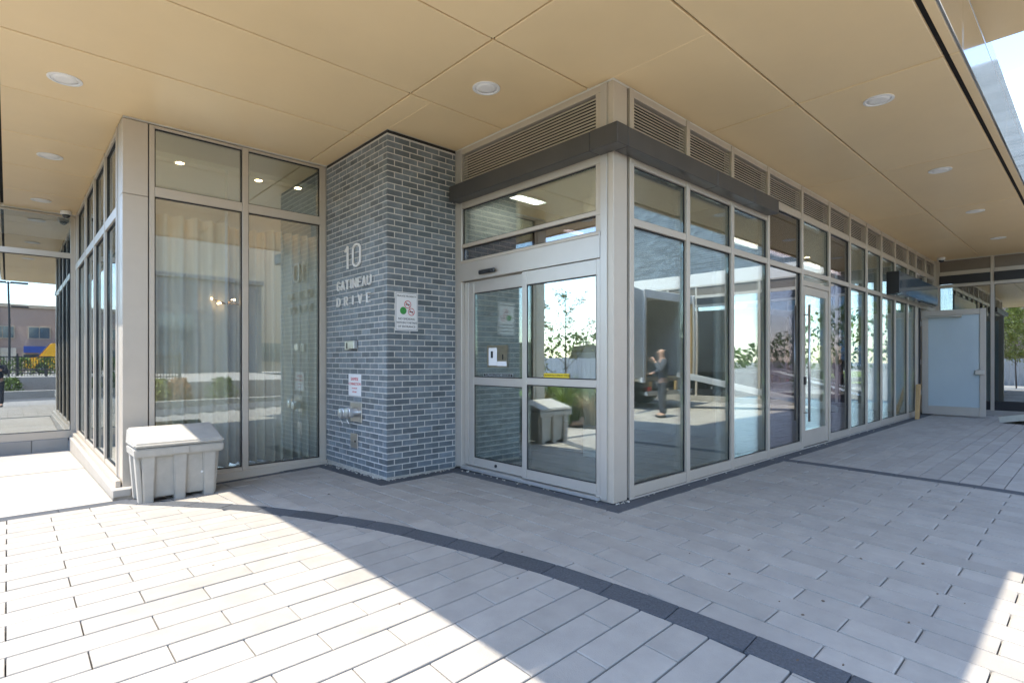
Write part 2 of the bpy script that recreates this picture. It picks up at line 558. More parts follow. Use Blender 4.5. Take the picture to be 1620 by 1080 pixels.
# field B (inside the arc): courses run along X
for n in range(-45, 20):
    ya = 3.306 + (n - .5) * 0.2
    if ya < -4.6 or ya > 6.72: continue
    for k in range(-14, 12):
        if (k + n) % 2 == 0: continue
        xa = -0.009 + k * 0.3
        q = (xa + .0030, xa + .6 - .0030, ya + .0058, min(ya + .2 - .0058, 6.80))
        p = clip_circle([(q[0], q[2]), (q[1], q[2]), (q[1], q[3]), (q[0], q[3])], ARC_I - g, True)
        if p and area(p) > .002: pieces.append(p)
# field C (beyond the dark cross band): courses run along X
for n in range(-10, 40):
    ya = -4.0 + n * 0.19
    if ya > 3.0: continue
    for k in range(0, 20):
        xa = 7.88 + k * 0.6 - (0.3 if n % 2 else 0)
        for q in footprint([(max(xa + g, 7.885), xa + .6 - g, ya + g, ya + .19 - g)]):
            if q[1] - q[0] > .05 and q[1] < XE - .2 and q[2] > -4.3:
                pieces.append([(q[0], q[2]), (q[1], q[2]), (q[1], q[3]), (q[0], q[3])])

def paver_bm(bm, poly, top=0.0):
    cx_ = sum(p[0] for p in poly) / len(poly); cy_ = sum(p[1] for p in poly) / len(poly)
    dz = random.uniform(-.0018, .0018) + top
    tx, ty = random.uniform(-.003, .003), random.uniform(-.003, .003)
    zt_ = lambda x, y: zg(x, y) + dz + tx * (x - cx_) + ty * (y - cy_)
    n = len(poly)
    ins = [(p[0] + (cx_ - p[0]) * .012, p[1] + (cy_ - p[1]) * .03) for p in poly]
    b = [bm.verts.new((x, y, zg(x, y) - .06)) for x, y in poly]
    t = [bm.verts.new((x, y, zt_(x, y) - .004)) for x, y in poly]
    u = [bm.verts.new((x, y, zt_(x, y))) for x, y in ins]
    bm.faces.new(u)
    for i in range(n):
        k = (i + 1) % n
        bm.faces.new((b[i], b[k], t[k], t[i])); bm.faces.new((t[i], t[k], u[k], u[i]))

pavement = sheet('pavement', 'sand', [-4.5, -3] + lin(-2.25, 12, 19) + [14, 16, 18.3], lin(-4.6, 12.8, 24), -0.032,
                 keep=lambda x, y: not ((x > XC and y > YC) or (x > XP and y > YP) or (x > XB and y > YB)))
def px_area(poly):
    q = [to_px(x, y, zg(x, y)) for x, y in poly]
    if any(a[2] < .35 for a in q): return 0
    c = (sum(a[0] for a in q) / len(q), sum(a[1] for a in q) / len(q))
    if not (-60 < c[0] < 1680 and 500 < c[1] < 1120): return 0
    return area([(a[0], a[1]) for a in q])
pieces.sort(key=px_area, reverse=True)
for p in pieces[:300]:
    bm = bmesh.new(); paver_bm(bm, p); obj('paver', bm, 'paver', pavement)
bm = bmesh.new()
for p in pieces[300:]: paver_bm(bm, p)
obj('paving_remainder', bm, 'paver', pavement, kind='stuff')

def slab(name, poly, m, parent, lift=0.0):
    bm = bmesh.new(); paver_bm(bm, poly, lift); return obj(name, bm, m, parent)
# dark curved band of rough granite setts
a0, a1, nb = R(-24), R(34.5), 26
for k in range(nb):
    b0 = a0 + (a1 - a0) * k / nb + .0003; b1 = a0 + (a1 - a0) * (k + 1) / nb - .0003
    pts = [(ARC_C[0] + ARC_I * math.cos(b0 + (b1 - b0) * i / 3), ARC_C[1] + ARC_I * math.sin(b0 + (b1 - b0) * i / 3)) for i in range(4)]
    pts = list(reversed([(ARC_C[0] + ARC_O * math.cos(b0 + (b1 - b0) * i / 3), ARC_C[1] + ARC_O * math.sin(b0 + (b1 - b0) * i / 3)) for i in range(4)])) + pts
    slab('granite_sett', list(reversed(pts)), 'granite', pavement, .002)
# dark straight bands: along the walls, across the walkway, in front of the sunlit slab
def band(x0, x1, y0, y1, along):
    L0, L1 = (x0, x1) if along == 'x' else (y0, y1)
    n = max(1, round((L1 - L0) / 0.6))
    for i in range(n):
        a = L0 + (L1 - L0) * i / n + .002; b = L0 + (L1 - L0) * (i + 1) / n - .002
        q = (a, b, y0, y1) if along == 'x' else (x0, x1, a, b)
        slab('granite_strip', [(q[0], q[2]), (q[1], q[2]), (q[1], q[3]), (q[0], q[3])], 'granite', pavement, .001)
e = .004
band(XC - BAND + e, XE - .05, YC - BAND + e, YC + .05, 'x')
band(XC - BAND + e, XC + .05, YC + .054, YP - BAND, 'y')
band(XP - BAND + e, XC + .05, YP - BAND + e, YP + .05, 'x')
band(XP - BAND + e, XP + .05, YP + .054, YB - BAND, 'y')
band(1.30, XP + .05, YB - BAND + e, YB + .05, 'x')
band(7.705, 7.88, -4.4, YC - BAND - e, 'y')
band(-4.2, 0.93, 6.805, 6.985, 'x')
slab('concrete_slab', [(-4.4, 6.99), (0.80, 6.99), (0.80, 9.9), (-4.4, 9.9)], 'concrete', pavement)
slab('concrete_slab', [(-4.4, 9.905), (0.80, 9.905), (0.80, 12.7), (-4.4, 12.7)], 'concrete', pavement)

# ------------------------------------------------------------------ soffit, fascia, balcony
soffit = thing('soffit', 'champagne metal panel soffit over the entrance walkway', 'soffit', (2.0, 3.0, H))
SX = [-0.068, 2.965, 6.045, 9.085, 12.12, 15.16, XE - .02]
SY = [0.965, 2.185, 3.455, 4.72, 5.99, 7.255, 8.64, 10.06, 11.48, YF - .02]
def soff_foot(rects):
    for o in ((XC + .01, 60, YC + .01, 60), (XP + .01, 60, YP + .01, 60), (XB + .01, 60, YB + .01, 60)):
        rects = rect_minus(rects, *o)
    return rects
jg = .009
for i in range(len(SX) - 1):
    for j in range(len(SY) - 1):
        for q in soff_foot([(SX[i] + jg, SX[i + 1] - jg, SY[j] + jg, SY[j + 1] - jg)]):
            if q[1] - q[0] > .03 and q[3] - q[2] > .03:
                hz = H + random.uniform(0, .003)
                bx('soffit_panel', 'soffit', q[0], q[1], q[2], q[3], hz, hz + .03, soffit, .005)
for q in soff_foot([(-.10, XE, .93, YF)]):
    bx('soffit_cavity', 'soffit_dark', q[0], q[1], q[2], q[3], H + .045, H + .07, soffit, 0)
# slim border strips outside the shadow slot
for i in range(len(SX) - 1):
    bx('border_strip', 'soffit', SX[i] + jg if i else -.16, SX[i + 1] - jg, .862, .930, H - .001, H + .03, soffit)
for j in range(len(SY) - 1):
    bx('border_strip', 'soffit', -.158, -.10, (SY[j] + jg) if j else .937, SY[j + 1] - jg, H - .001, H + .03, soffit)

fas = thing('metal_fascia', 'reflective metal fascia edging the entrance soffit', 'fascia', (2.0, .86, H))
fx = [-.162] + SX[1:]
for i in range(len(fx) - 1):
    bx('fascia_panel', 'fascia', fx[i] + .004, fx[i + 1] - .004, .838, .858, H + .002, 4.56, fas)
fy = [.862] + SY[1:]
for j in range(len(fy) - 1):
    bx('fascia_panel', 'fascia', -.182, -.164, fy[j] + .004, fy[j + 1] - .004, H + .002, 4.56, fas)
bx('parapet_cap', 'frame', -.16, XE + .1, .842, .955, 4.562, 4.60, fas)
bx('parapet_cap', 'frame', -.16, .15, 1.155, YF + .3, 4.562, 4.60, fas)
bx('roof_deck', 'greywall', .16, XE, 1.16, YF, 4.50, 4.55, fas)

for q in ((XC + .012, XE + .0, YC + .012, 9.2), (XP + .012, XC + .011, YP + .012, 9.2), (XB + .012, XP + .011, YB + .012, YF + .2), (-.15, XB + .011, YF - .018, YF + .2), (XE - .018, XE + 2.6, -8.5, 9.2)):
    bx('roof_mass', 'plaster', q[0], q[1], q[2], q[3], 4.000, 4.49, fas, 0)
upw = thing('upper_wall', 'reflective metal panel wall set back above the fascia', 'wall', (6, .96, 4.6))
for i in range(-1, 9):
    bx('metal_panel', 'fascia', 2.0 + i * 1.9, 2.0 + (i + 1) * 1.9 - .012, .96, 1.0, 4.605, 5.25, upw)
bal = thing('balcony', 'tan balcony slab projecting high above the walkway', 'balcony', (5, 0, 5.0))
bx('soffit_panel', 'soffit', 2.62, 8.26, -.80, .10, 4.985, 5.03, bal)
bx('soffit_panel', 'soffit', 2.62, 8.26, .11, .94, 4.985, 5.03, bal)
bx('slab_edge', 'fascia', 2.62, 8.26, -.80, .95, 5.035, 5.24, bal)
bx('guard_panel', 'apartglass', 2.66, 8.22, -.78, -.76, 5.245, 6.3, bal)

# ------------------------------------------------------------------ long glazed facade on the right
def pane(parent, m, x0, x1, y0, y1, z0, z1):
    return bx('pane', m, x0, x1, y0, y1, z0, z1, parent, 0)

def gasket_frame(parent, ax, u0, u1, z0, z1, d0, d1, w=.009):
    """thin black gasket line round a pane; ax 'x' when the pane runs along X."""
    for a, b, c, d in ((u0, u1, z0, z0 + w), (u0, u1, z1 - w, z1), (u0, u0 + w, z0 + w, z1 - w), (u1 - w, u1, z0 + w, z1 - w)):
        if ax == 'x': box_into(parent, a, b, d0, d1, c, d)
        else: box_into(parent, d0, d1, a, b, c, d)

fac = thing('glass_facade', 'long glazed storefront wall with taupe frames right of the sliding door', 'facade', (9, YC, 0))
MX = [4.475, 5.54, 6.605, 7.67, 8.90, 10.11, 11.19, 12.21, 13.24, 14.31, 15.44, 16.25, 17.35, 18.36]
MW = .072
gas = bmesh.new()
for i, x in enumerate(MX):
    bx('mullion', 'frame', x - MW / 2, x + MW / 2, YC - .012, YC + .13, .012, 3.995, fac)
for i in range(len(MX) - 1):
    xa, xb = MX[i] + MW / 2 + .002, MX[i + 1] - MW / 2 - .002
    top = 3.26 if i < 3 else 3.49
    bx('transom', 'frame', xa, xb, YC - .004, YC + .12, 3.925, 3.993, fac)
    bx('transom', 'frame', xa, xb, YC - .004, YC + .12, top, 3.59, fac)
    lv = bx('louver_frame', 'frame', xa, xb, YC + .085, YC + .09, 3.592, 3.923, fac)
    lv.data.materials[0] = MT['soffit_dark']
    nsl = 10
    for k in range(nsl):
        bm = bmesh.new()
        z = 3.600 + k * (3.905 - 3.60) / nsl
        pts = [(YC + .010, z), (YC + .014, z - .001), (YC + .029, z + .0215), (YC + .025, z + .0225)]
        b = [bm.verts.new((xa + .004, p[0], p[1])) for p in pts]; t = [bm.verts.new((xb - .004, p[0], p[1])) for p in pts]
        bm.faces.new(b); bm.faces.new(list(reversed(t)))
        for q in range(4): bm.faces.new((b[q], t[q], t[(q + 1) % 4], b[(q + 1) % 4]))
        bmesh.ops.recalc_face_normals(bm, faces=bm.faces)
        obj('louver_slat', bm, 'louver', lv)
    if i >= 11:
        continue
    door = (i == 4)
    gm = 'glassd' if i in (3, 5) else 'glass'
    bx('transom', 'frame', xa, xb, YC - .006, YC + .12, 2.67, 2.745, fac)
    pane(fac, gm, xa, xb, YC + .03, YC + .042, 2.747, top - .002)
    gasket_frame(gas, 'x', xa, xb, 2.746, top - .001, YC + .018, YC + .029)
    if not door:
        bx('sill', 'frame', xa, xb, YC - .008, YC + .12, .015, .122, fac)
        pane(fac, gm, xa, xb, YC + .03, YC + .042, .124, 2.668)
        gasket_frame(gas, 'x', xa, xb, .123, 2.669, YC + .018, YC + .029)
    else:
        pane(fac, gm, xa, xb, YC + .03, YC + .042, 2.582, 2.668)
        bx('transom', 'frame', xa, xb, YC - .006, YC + .12, 2.50, 2.58, fac)
obj('glazing_gasket', gas, 'gasket', fac)
bx('sill_flashing', 'doorframe', 4.42, 16.2, YC - .03, YC - .010, 0.0, .014, fac)

# swing door in that wall
sd = thing('swing_door', 'tall glazed swing door with long vertical steel pull handle', 'door', (9.5, YC, 0))
xa, xb = MX[4] + MW / 2 + .006, MX[5] - MW / 2 - .006
for a, b in ((xa, xa + .11), (xb - .11, xb)):
    bx('stile', 'frame', a, b, YC + .004, YC + .05, .02, 2.494, sd)
bx('top_rail', 'frame', xa + .112, xb - .112, YC + .005, YC + .05, 2.37, 2.494, sd)
bx('bottom_rail', 'frame', xa + .112, xb - .112, YC + .005, YC + .05, .02, .27, sd)
bx('pane', 'glass', xa + .113, xb - .113, YC + .022, YC + .034, .272, 2.368, sd, 0)
bm = bmesh.new()
tube_into(bm, [(xa + .055, YC - .07, .42), (xa + .055, YC - .07, 2.2)], .017, 12)
for z in (.55, 2.05): tube_into(bm, [(xa + .055, YC - .07, z), (xa + .055, YC + .004, z)], .011, 8)
obj('pull_handle', bm, 'steel', sd, smooth=True)
bx('lock_plate', 'blackmetal', xa + .02, xa + .09, YC - .02, YC + .003, .98, 1.10, sd)

# second doorway at the far end: fixed leaf, dark post, open frosted leaf
dw = thing('double_doorway', 'taupe doorway frame with closed leaf beyond the last glass panes', 'doorway', (16.8, YC, 0))
bx('door_head', 'frame', 16.29, 18.32, YC - .006, YC + .12, 2.66, 2.745, dw)
bx('fixed_leaf', 'frame', 16.29, 16.62, YC + .02, YC + .06, .02, 2.655, dw)
bx('hinge_post', 'gasket', 16.63, 16.74, YC - .004, YC + .10, .0, 2.655, dw)
bx('closed_leaf', 'spandrel', 16.75, 18.32, YC + .5, YC + .55, .0, 2.655, dw)
for z in (.5, 1.25, 2.2):
    bx('hinge', 'steel', 16.70, 16.76, YC - .016, YC - .005, z, z + .12, dw)
bx('transom_pane', 'glassd', 16.29, 18.32, YC + .03, YC + .042, 2.75, 3.48, dw, 0)

od = thing('open_door', 'open frosted glass door leaf with wide taupe frame', 'door', (16.8, 2.5, 0))
xo = 16.80
bx('stile', 'doorframe', xo - .025, xo + .025, 3.00, 3.125, .03, 2.575, od)
bx('stile', 'doorframe', xo - .025, xo + .025, 1.91, 2.02, .03, 2.575, od)
bx('top_rail', 'doorframe', xo - .024, xo + .024, 2.022, 2.998, 2.44, 2.574, od)
bx('bottom_rail', 'doorframe', xo - .024, xo + .024, 2.022, 2.998, .031, .236, od)
bx('frosted_pane', 'frosted', xo - .008, xo + .008, 2.023, 2.997, .238, 2.438, od, 0)
bx('panic_lock', 'steel', xo - .07, xo - .026, 1.93, 2.10, 1.02, 1.13, od, .008)
bx('closer_arm', 'steel', xo - .10, xo - .06, 2.45, 3.12, 2.40, 2.43, od)
bx('closer_box', 'steel', xo - .09, xo - .026, 2.34, 2.46, 2.39, 2.44, od)

# dark box canopy above that doorway
cn2 = thing('door_canopy', 'dark metal box canopy above the far doorway', 'canopy', (15.5, 2.95, 2.7))
bx('front_panel', 'winglass', 13.56, 17.36, 2.90, 2.93, 2.74, 3.20, cn2)
bx('end_panel', 'blackmetal', 13.53, 13.555, 2.90, YC - .02, 2.74, 3.20, cn2)
bx('underside', 'winglass', 13.56, 17.36, 2.935, YC - .02, 2.72, 2.74, cn2)
bx('top_panel', 'canopy', 13.56, 17.36, 2.935, YC - .02, 3.18, 3.20, cn2)

# ------------------------------------------------------------------ corner column and door wall
cc = thing('corner_column', 'taupe clad corner column between sliding door and glazed wall', 'column', (4.3, 3.3, 0))
bx('cladding', 'frame', XC, 4.41, YC, 3.205, .0, 3.99, cc, .004)
bx('cladding_return', 'frame', XC + .003, 4.40, 3.207, 3.36, .0, 3.99, cc, .004)
bx('reveal', 'gasket', 4.411, 4.437, YC + .02, YC + .12, .0, 3.99, cc, 0)

dwall = thing('entrance_screen', 'taupe framed entrance screen with louver and transom above the sliding door', 'facade', (XC, 4.4, 0))
bx('jamb', 'doorframe', XC - .012, XC + .13, 3.215, 3.292, .02, 3.99, dwall)
bx('jamb', 'doorframe', XC - .012, XC + .13, 5.475, 5.598, .02, 3.99, dwall)
ya, yb = 3.294, 5.473
bx('head', 'frame', XC - .004, XC + .12, ya, yb, 3.925, 3.99, dwall)
bx('transom', 'frame', XC - .004, XC + .12, ya, yb, 3.245, 3.55, dwall)
lv = bx('louver_frame', 'soffit_dark', XC + .085, XC + .09, ya, yb, 3.552, 3.923, dwall)
for k in range(11):
    z = 3.562 + k * .0318
    bm = bmesh.new()
    pts = [(XC + .010, z), (XC + .014, z - .001), (XC + .029, z + .0225), (XC + .025, z + .0235)]
    b = [bm.verts.new((p[0], ya + .004, p[1])) for p in pts]; t = [bm.verts.new((p[0], yb - .004, p[1])) for p in pts]
    bm.faces.new(b); bm.faces.new(list(reversed(t)))
    for q in range(4): bm.faces.new((b[q], t[q], t[(q + 1) % 4], b[(q + 1) % 4]))
    bmesh.ops.recalc_face_normals(bm, faces=bm.faces)
    obj('louver_slat', bm, 'louver', lv)
gas = bmesh.new()
pane(dwall, 'glass', XC + .03, XC + .042, ya, yb, 2.802, 3.243)
gasket_frame(gas, 'y', ya, yb, 2.801, 3.244, XC + .018, XC + .029)
bx('transom', 'frame', XC - .004, XC + .12, ya, yb, 2.755, 2.80, dwall)
pane(dwall, 'glassd', XC + .03, XC + .042, ya, yb, 2.597, 2.753)
gasket_frame(gas, 'y', ya, yb, 2.596, 2.754, XC + .018, XC + .029)
obj('glazing_gasket', gas, 'gasket', dwall)

sl = thing('sliding_door', 'automatic sliding glass door with two leaves in silver frames', 'door', (XC, 4.4, 0))
bx('header', 'doorframe', XC - .02, XC + .12, ya, yb, 2.335, 2.592, sl)
bx('header_lip', 'frame', XC - .03, XC - .021, ya, yb, 2.555, 2.588, sl)
bx('floor_track', 'alu', XC - .03, XC + .12, ya, yb, .003, .04, sl)
def leaf(nm, y0, y1, x0, x1, gy0, gy1, m0, m1):
    fr = bx('stile', 'doorframe', x0, x1, y0, gy0, .05, 2.33, sl)
    bx('stile', 'doorframe', x0, x1, gy1, y1, .05, 2.33, sl)
    bx('top_rail', 'doorframe', x0 + .001, x1, gy0 + .002, gy1 - .002, 2.18, 2.329, sl)
    bx('mid_rail', 'doorframe', x0 + .001, x1, gy0 + .002, gy1 - .002, m0, m1, sl)
    bx('bottom_rail', 'doorframe', x0 + .001, x1, gy0 + .002, gy1 - .002, .051, .155, sl)
    xm = (x0 + x1) / 2
    bx('pane', 'glass', xm - .005, xm + .005, gy0 + .003, gy1 - .003, .157, m0 - .002, sl, 0)
    bx('pane', 'glass', xm - .005, xm + .005, gy0 + .003, gy1 - .003, m1 + .002, 2.178, sl, 0)
    gk = bmesh.new()
    gasket_frame(gk, 'y', gy0 + .003, gy1 - .003, .156, m0 - .001, x0 + .008, xm - .0055)
    gasket_frame(gk, 'y', gy0 + .003, gy1 - .003, m1 + .001, 2.179, x0 + .008, xm - .0055)
    obj('glazing_gasket', gk, 'gasket', sl)
leaf('front', 3.297, 4.385, XC - .005, XC + .035, 3.345, 4.315, 1.085, 1.16)
leaf('rear', 4.335, 5.398, XC + .045, XC + .085, 4.42, 5.297, 1.05, 1.145)
bx('side_post', 'doorframe', XC + .04, XC + .09, 5.402, 5.472, .05, 2.33, sl)
bm = bmesh.new(); lathe_into(bm, [(.018, -.012), (.018, 0), (.011, .0), (.011, -.004)][:2], (XC + .045, 4.88, .105), 'X', 14)
obj('lock_cylinder', bm, 'blackmetal', sl)

sens = thing('door_sensor', 'black motion sensor bar on the sliding door header', 'sensor', (XC - .03, 4.94, 2.40))
bx('housing', 'blackmetal', XC - .065, XC - .0315, 4.795, 5.085, 2.375, 2.425, sens, .01)
bx('lens_strip', 'smoked', XC - .068, XC - .0655, 4.86, 5.02, 2.383, 2.405, sens, 0)

# stickers and notices on the glass
def plate_x(name, m, x, y0, y1, z0, z1, th=.002):
    return bx(name, m, x - th, x, y0, y1, z0, z1, None, 0)
def text_on_x(s, size, x, yc, zc, m, parent, sx=1.0):
    """lettering on a face looking towards -X; reads left to right as Y falls."""
    bm = text_bm(s, size)
    bmesh.ops.transform(bm, matrix=Matrix(((0, 0, -1, x), (-sx, 0, 0, yc), (0, 1, 0, zc), (0, 0, 0, 1))), verts=bm.verts)
    return obj('lettering', bm, m, parent)
def text_on_y(s, size, y, xc_, zc, m, parent, sx=1.0):
    """lettering on a face looking towards -Y; reads left to right as X grows."""
    bm = text_bm(s, size)
    bmesh.ops.transform(bm, matrix=Matrix(((sx, 0, 0, xc_), (0, 0, -1, y), (0, 1, 0, zc), (0, 0, 0, 1))), verts=bm.verts)
    return obj('lettering', bm, m, parent)
xs = XC + .062
st = tag(plate_x('door_sticker', 'signwhite', xs, 4.60, 5.13, 1.150, 1.20), 'white AUTOMATIC DOOR sticker on the left door leaf', 'sticker')
text_on_x('AUTOMATIC DOOR', .048, xs - .003, 4.865, 1.175, 'ink', st)
for yy in (4.625, 5.105):
    bm = bmesh.new(); lathe_into(bm, [(.014, -.0035), (.014, -.0021)], (xs, yy, 1.175), 'X', 14); obj('symbol', bm, 'ink', st)
xs2 = XC + .008
st2 = tag(plate_x('caution_sticker', 'yellow', xs2, 3.70, 4.06, 1.172, 1.215), 'yellow caution sticker on the right door leaf', 'sticker')
text_on_x('CAUTION AUTOMATIC DOOR', .027, xs2 - .003, 3.88, 1.193, 'ink', st2)
nt = thing('paper_notice', 'tan and white paper notice taped inside the left door leaf', 'notice', (xs, 4.9, 1.2))
bx('sheet', 'paper', xs - .002, xs, 4.70, 5.06, 1.27, 1.53, nt, 0)
bx('strip', 'signwhite', xs - .004, xs - .0025, 4.88, 5.03, 1.29, 1.50, nt, 0)
bx('strip', 'signwhite', xs - .004, xs - .0025, 4.71, 4.875, 1.285, 1.34, nt, 0)
for a, b, c, d in ((4.95, 4.99, 1.38, 1.46), (4.765, 4.785, 1.36, 1.42)):
    bx('print_mark', 'ink', xs - .0055, xs - .0045, a, b, c, d, nt, 0)

# dark metal gutter canopy wrapping the corner
cn = thing('gutter_canopy', 'dark bronze metal canopy box wrapping the entrance corner', 'canopy', (XC - .1, YC - .1, 3.3))
d = .17
bx('front_panel', 'canopy', XC - d, XC - .014, 3.297, 5.52, 3.315, 3.50, cn, .005)
bx('corner_piece', 'canopy', XC - d - .002, XC - .006, YC - d - .002, 3.292, 3.313, 3.502, cn, .005)
for a, b in ((4.19, 5.90), (5.905, 6.86), (6.865, 7.60)):
    bx('front_panel', 'canopy', a, b, YC - d, YC - .014, 3.315, 3.50, cn, .005)

# ------------------------------------------------------------------ brick pier
pier = thing('brick_pier', 'slate grey glazed brick pier beside the sliding door', 'pier', (3.6, 6.3, 0))
bx('mortar_core', 'mortar', XP + .0032, XC + .20, YP + .0032, YB + .3, .0, 3.97, pier, 0)
bx('footing', 'parge', XP + .003, XC - .02, YP + .003, YB - .01, -.10, -.001, pier, 0)
bx('movement_joint', 'gasket', XP + .004, XC - .005, YP + .004, YB - .01, 3.971, 4.006, pier, 0)
BR, CO, J = .2085, .0694, .012
blist = []
ncourse = int(3.97 / CO)
for c in range(ncourse):
    z0 = .004 + c * CO; z1 = z0 + CO - J
    # right face (plane Y = YP): from corner X = XP to XC
    x = XP + (.0 if c % 2 else .0)
    first = .104 if c % 2 == 0 else .0
    edges = []
    x = XP
    if c % 2 == 0:
        edges.append((x, x + .104 - J)); x += .104
    else:
        edges.append((x, x + BR - J)); x += BR
    while x < XC - .03:
        edges.append((x, min(x + BR - J, XC - .012))); x += BR
    for a, b in edges:
        blist.append(('R', a, b, z0, z1))
    # left face (plane X = XP), the corner unit shows its other end
    y = YP + (.205 if c % 2 == 0 else .104)
    edges = [(YP, y - J)]
    while y < YB - .03:
        edges.append((y, min(y + BR - J, YB - .008))); y += BR
    for a, b in edges:
        blist.append(('L', a, b, z0, z1))
def brick_into(bm, f, a, b, z0, z1):
    p = random.uniform(-.0012, .0012)
    if f == 'R':
        x0 = a if a > XP + .001 else XP + p
        box_into(bm, x0, b, YP + p, YP + .03, z0, z1, .0022)
    else:
        y0 = a if a > YP + .001 else YP + .0305
        box_into(bm, XP + p, XP + .03, y0, b, z0, z1, .0022)
blist.sort(key=lambda q: (q[0] == 'L', -(q[2] - q[1]), q[3]))
for q in blist[:300]:
    bm = bmesh.new(); brick_into(bm, *q); obj('brick', bm, 'brick', pier)
bm = bmesh.new()
for q in blist[300:]: brick_into(bm, *q)
obj('brick_remainder', bm, 'brick', pier, kind='stuff')

# address letters, thin metal strokes
def arcpts(cx_, cz_, rx, rz, a0_, a1_, n=10):
    return [(cx_ + rx * math.cos(R(a0_ + (a1_ - a0_) * i / n)), cz_ + rz * math.sin(R(a0_ + (a1_ - a0_) * i / n))) for i in range(n + 1)]
GL = {  # strokes in a unit box
    'G': [arcpts(.5, .68, .46, .32, 20, 180, 8) + arcpts(.5, .32, .46, .32, 180, 360, 10) + [(.96, .46), (.55, .46)]],
    'A': [[(0, 0), (.5, 1), (1, 0)], [(.18, .34), (.82, .34)]], 'T': [[(0, 1), (1, 1)], [(.5, 1), (.5, 0)]],
    'I': [[(.5, 0), (.5, 1)]], 'N': [[(0, 0), (0, 1), (1, 0), (1, 1)]],
    'E': [[(.95, 1), (.05, 1), (.05, 0), (.95, 0)], [(.05, .52), (.8, .52)]],
    'U': [[(0, 1), (0, .32)] + arcpts(.5, .32, .5, .32, 180, 360, 8) + [(1, 1)]],
    'D': [[(0, 0), (0, 1), (.4, 1)] + arcpts(.4, .5, .6, .5, 90, -90, 10) + [(0, 0)]],
    'R': [[(0, 0), (0, 1), (.6, 1)] + arcpts(.6, .75, .38, .25, 90, -90, 8) + [(0, .5)], [(.5, .5), (1, 0)]],
    'V': [[(0, 1), (.5, 0), (1, 1)]], '1': [[(.1, .82), (.6, 1), (.6, 0)]],
    '0': [arcpts(.5, .74, .48, .26, 0, 180, 10) + arcpts(.5, .26, .48, .26, 180, 360, 10) + [(.98, .74)]],
}
addr = thing('address_lettering', 'raised metal lettering 10 GATINEAU DRIVE on the brick pier', 'lettering', (XP - .02, 6.4, 2.0))
def letter(ch, y_left, wdt, z0, hgt, sw):
    bm = bmesh.new()
    for st_ in GL[ch]:
        P = [(y_left - u * wdt, z0 + v * hgt) for u, v in st_]
        for i in range(len(P) - 1):
            a, b = Vector(P[i]), Vector(P[i + 1])
            dd = (b - a)
            if dd.length < 1e-5: continue
            dd.normalize(); nn = Vector((-dd.y, dd.x)) * sw / 2
            a2, b2 = a - dd * sw * .42, b + dd * sw * .42
            q = [a2 + nn, a2 - nn, b2 - nn, b2 + nn]
            xo_ = random.uniform(0, .0004)
            f = [bm.verts.new((XP - .028 - xo_, p.x, p.y)) for p in q]; k = [bm.verts.new((XP - .008, p.x, p.y)) for p in q]
            bm.faces.new(f); bm.faces.new(list(reversed(k)))
            for m_ in range(4): bm.faces.new((f[m_], k[m_], k[(m_ + 1) % 4], f[(m_ + 1) % 4]))
    bmesh.ops.recalc_face_normals(bm, faces=bm.faces)
    for y_, z_ in ((y_left - wdt / 2, z0 + hgt * .5),):
        pass
    obj('letter', bm, 'letter', addr)
letter('1', 6.64, .13, 2.525, .27, .020)
letter('0', 6.42, .20, 2.525, .27, .020)
y = 6.86
for ch in 'GATINEAU':
    w_ = .035 if ch == 'I' else .082
    letter(ch, y, w_, 2.262, .11, .0105); y -= w_ + .042
y = 6.86
for ch in 'DRIVE':
    w_ = .03 if ch == 'I' else .08
    letter(ch, y, w_, 2.056, .105, .0105); y -= w_ + .134

# no-smoking sign on the right face of the pier
sg = thing('no_smoking_sign', 'white private property no smoking sign on the brick pier', 'sign', (3.46, YP, 1.7))
ys = YP - .003
bx('plate', 'signwhite', 3.306, 3.618, ys - .004, ys, 1.70, 2.152, sg, .001)
bm = bmesh.new()
for a, b, c, d_ in ((3.316, 3.608, 1.71, 1.714), (3.316, 3.608, 2.138, 2.142), (3.316, 3.320, 1.714, 2.138), (3.604, 3.608, 1.714, 2.138)):
    box_into(bm, a, b, ys - .0052, ys - .0045, c, d_)
obj('border', bm, 'ink', sg)
text_on_y('PRIVATE PROPERTY', .030, ys - .0055, 3.462, 2.105, 'ink', sg)
text_on_y('NO SMOKING', .036, ys - .0055, 3.462, 1.838, 'ink', sg)
text_on_y('WITHIN 9 METRES', .034, ys - .0055, 3.462, 1.793, 'ink', sg)
text_on_y('OF ENTRANCE', .036, ys - .0055, 3.462, 1.748, 'ink', sg)
def ring_y(x_, z_, r_, m_, slash=True, parent=sg, yy=None):
    yy = yy if yy is not None else ys - .006
    bm = bmesh.new()
    n = 24
    for k in range(n):
        a, b = 2 * math.pi * k / n, 2 * math.pi * (k + 1) / n
        f = [bm.verts.new((x_ + rr * math.cos(t), yy, z_ + rr * math.sin(t))) for rr, t in ((r_, a), (r_, b), (r_ * .84, b), (r_ * .84, a))]
        bm.faces.new(f)
    if slash:
        c, s_ = math.cos(R(-45)), math.sin(R(-45))
        w_ = r_ * .08
        f = [bm.verts.new((x_ + c * u - s_ * v, yy - .0003, z_ + s_ * u + c * v)) for u, v in ((-r_ * .88, -w_), (r_ * .88, -w_), (r_ * .88, w_), (-r_ * .88, w_))]
        bm.faces.new(f)
    return obj('prohibition_ring', bm, m_, parent)
ring_y(3.475, 2.010, .047, 'inkred'); ring_y(3.525, 1.925, .045, 'inkred')
for x_, z_ in ((3.475, 2.010), (3.525, 1.925)):
    bm = bmesh.new(); box_into(bm, x_ - .027, x_ + .027, ys - .0055, ys - .0045, z_ - .006, z_ + .006); obj('symbol', bm, 'ink', sg)
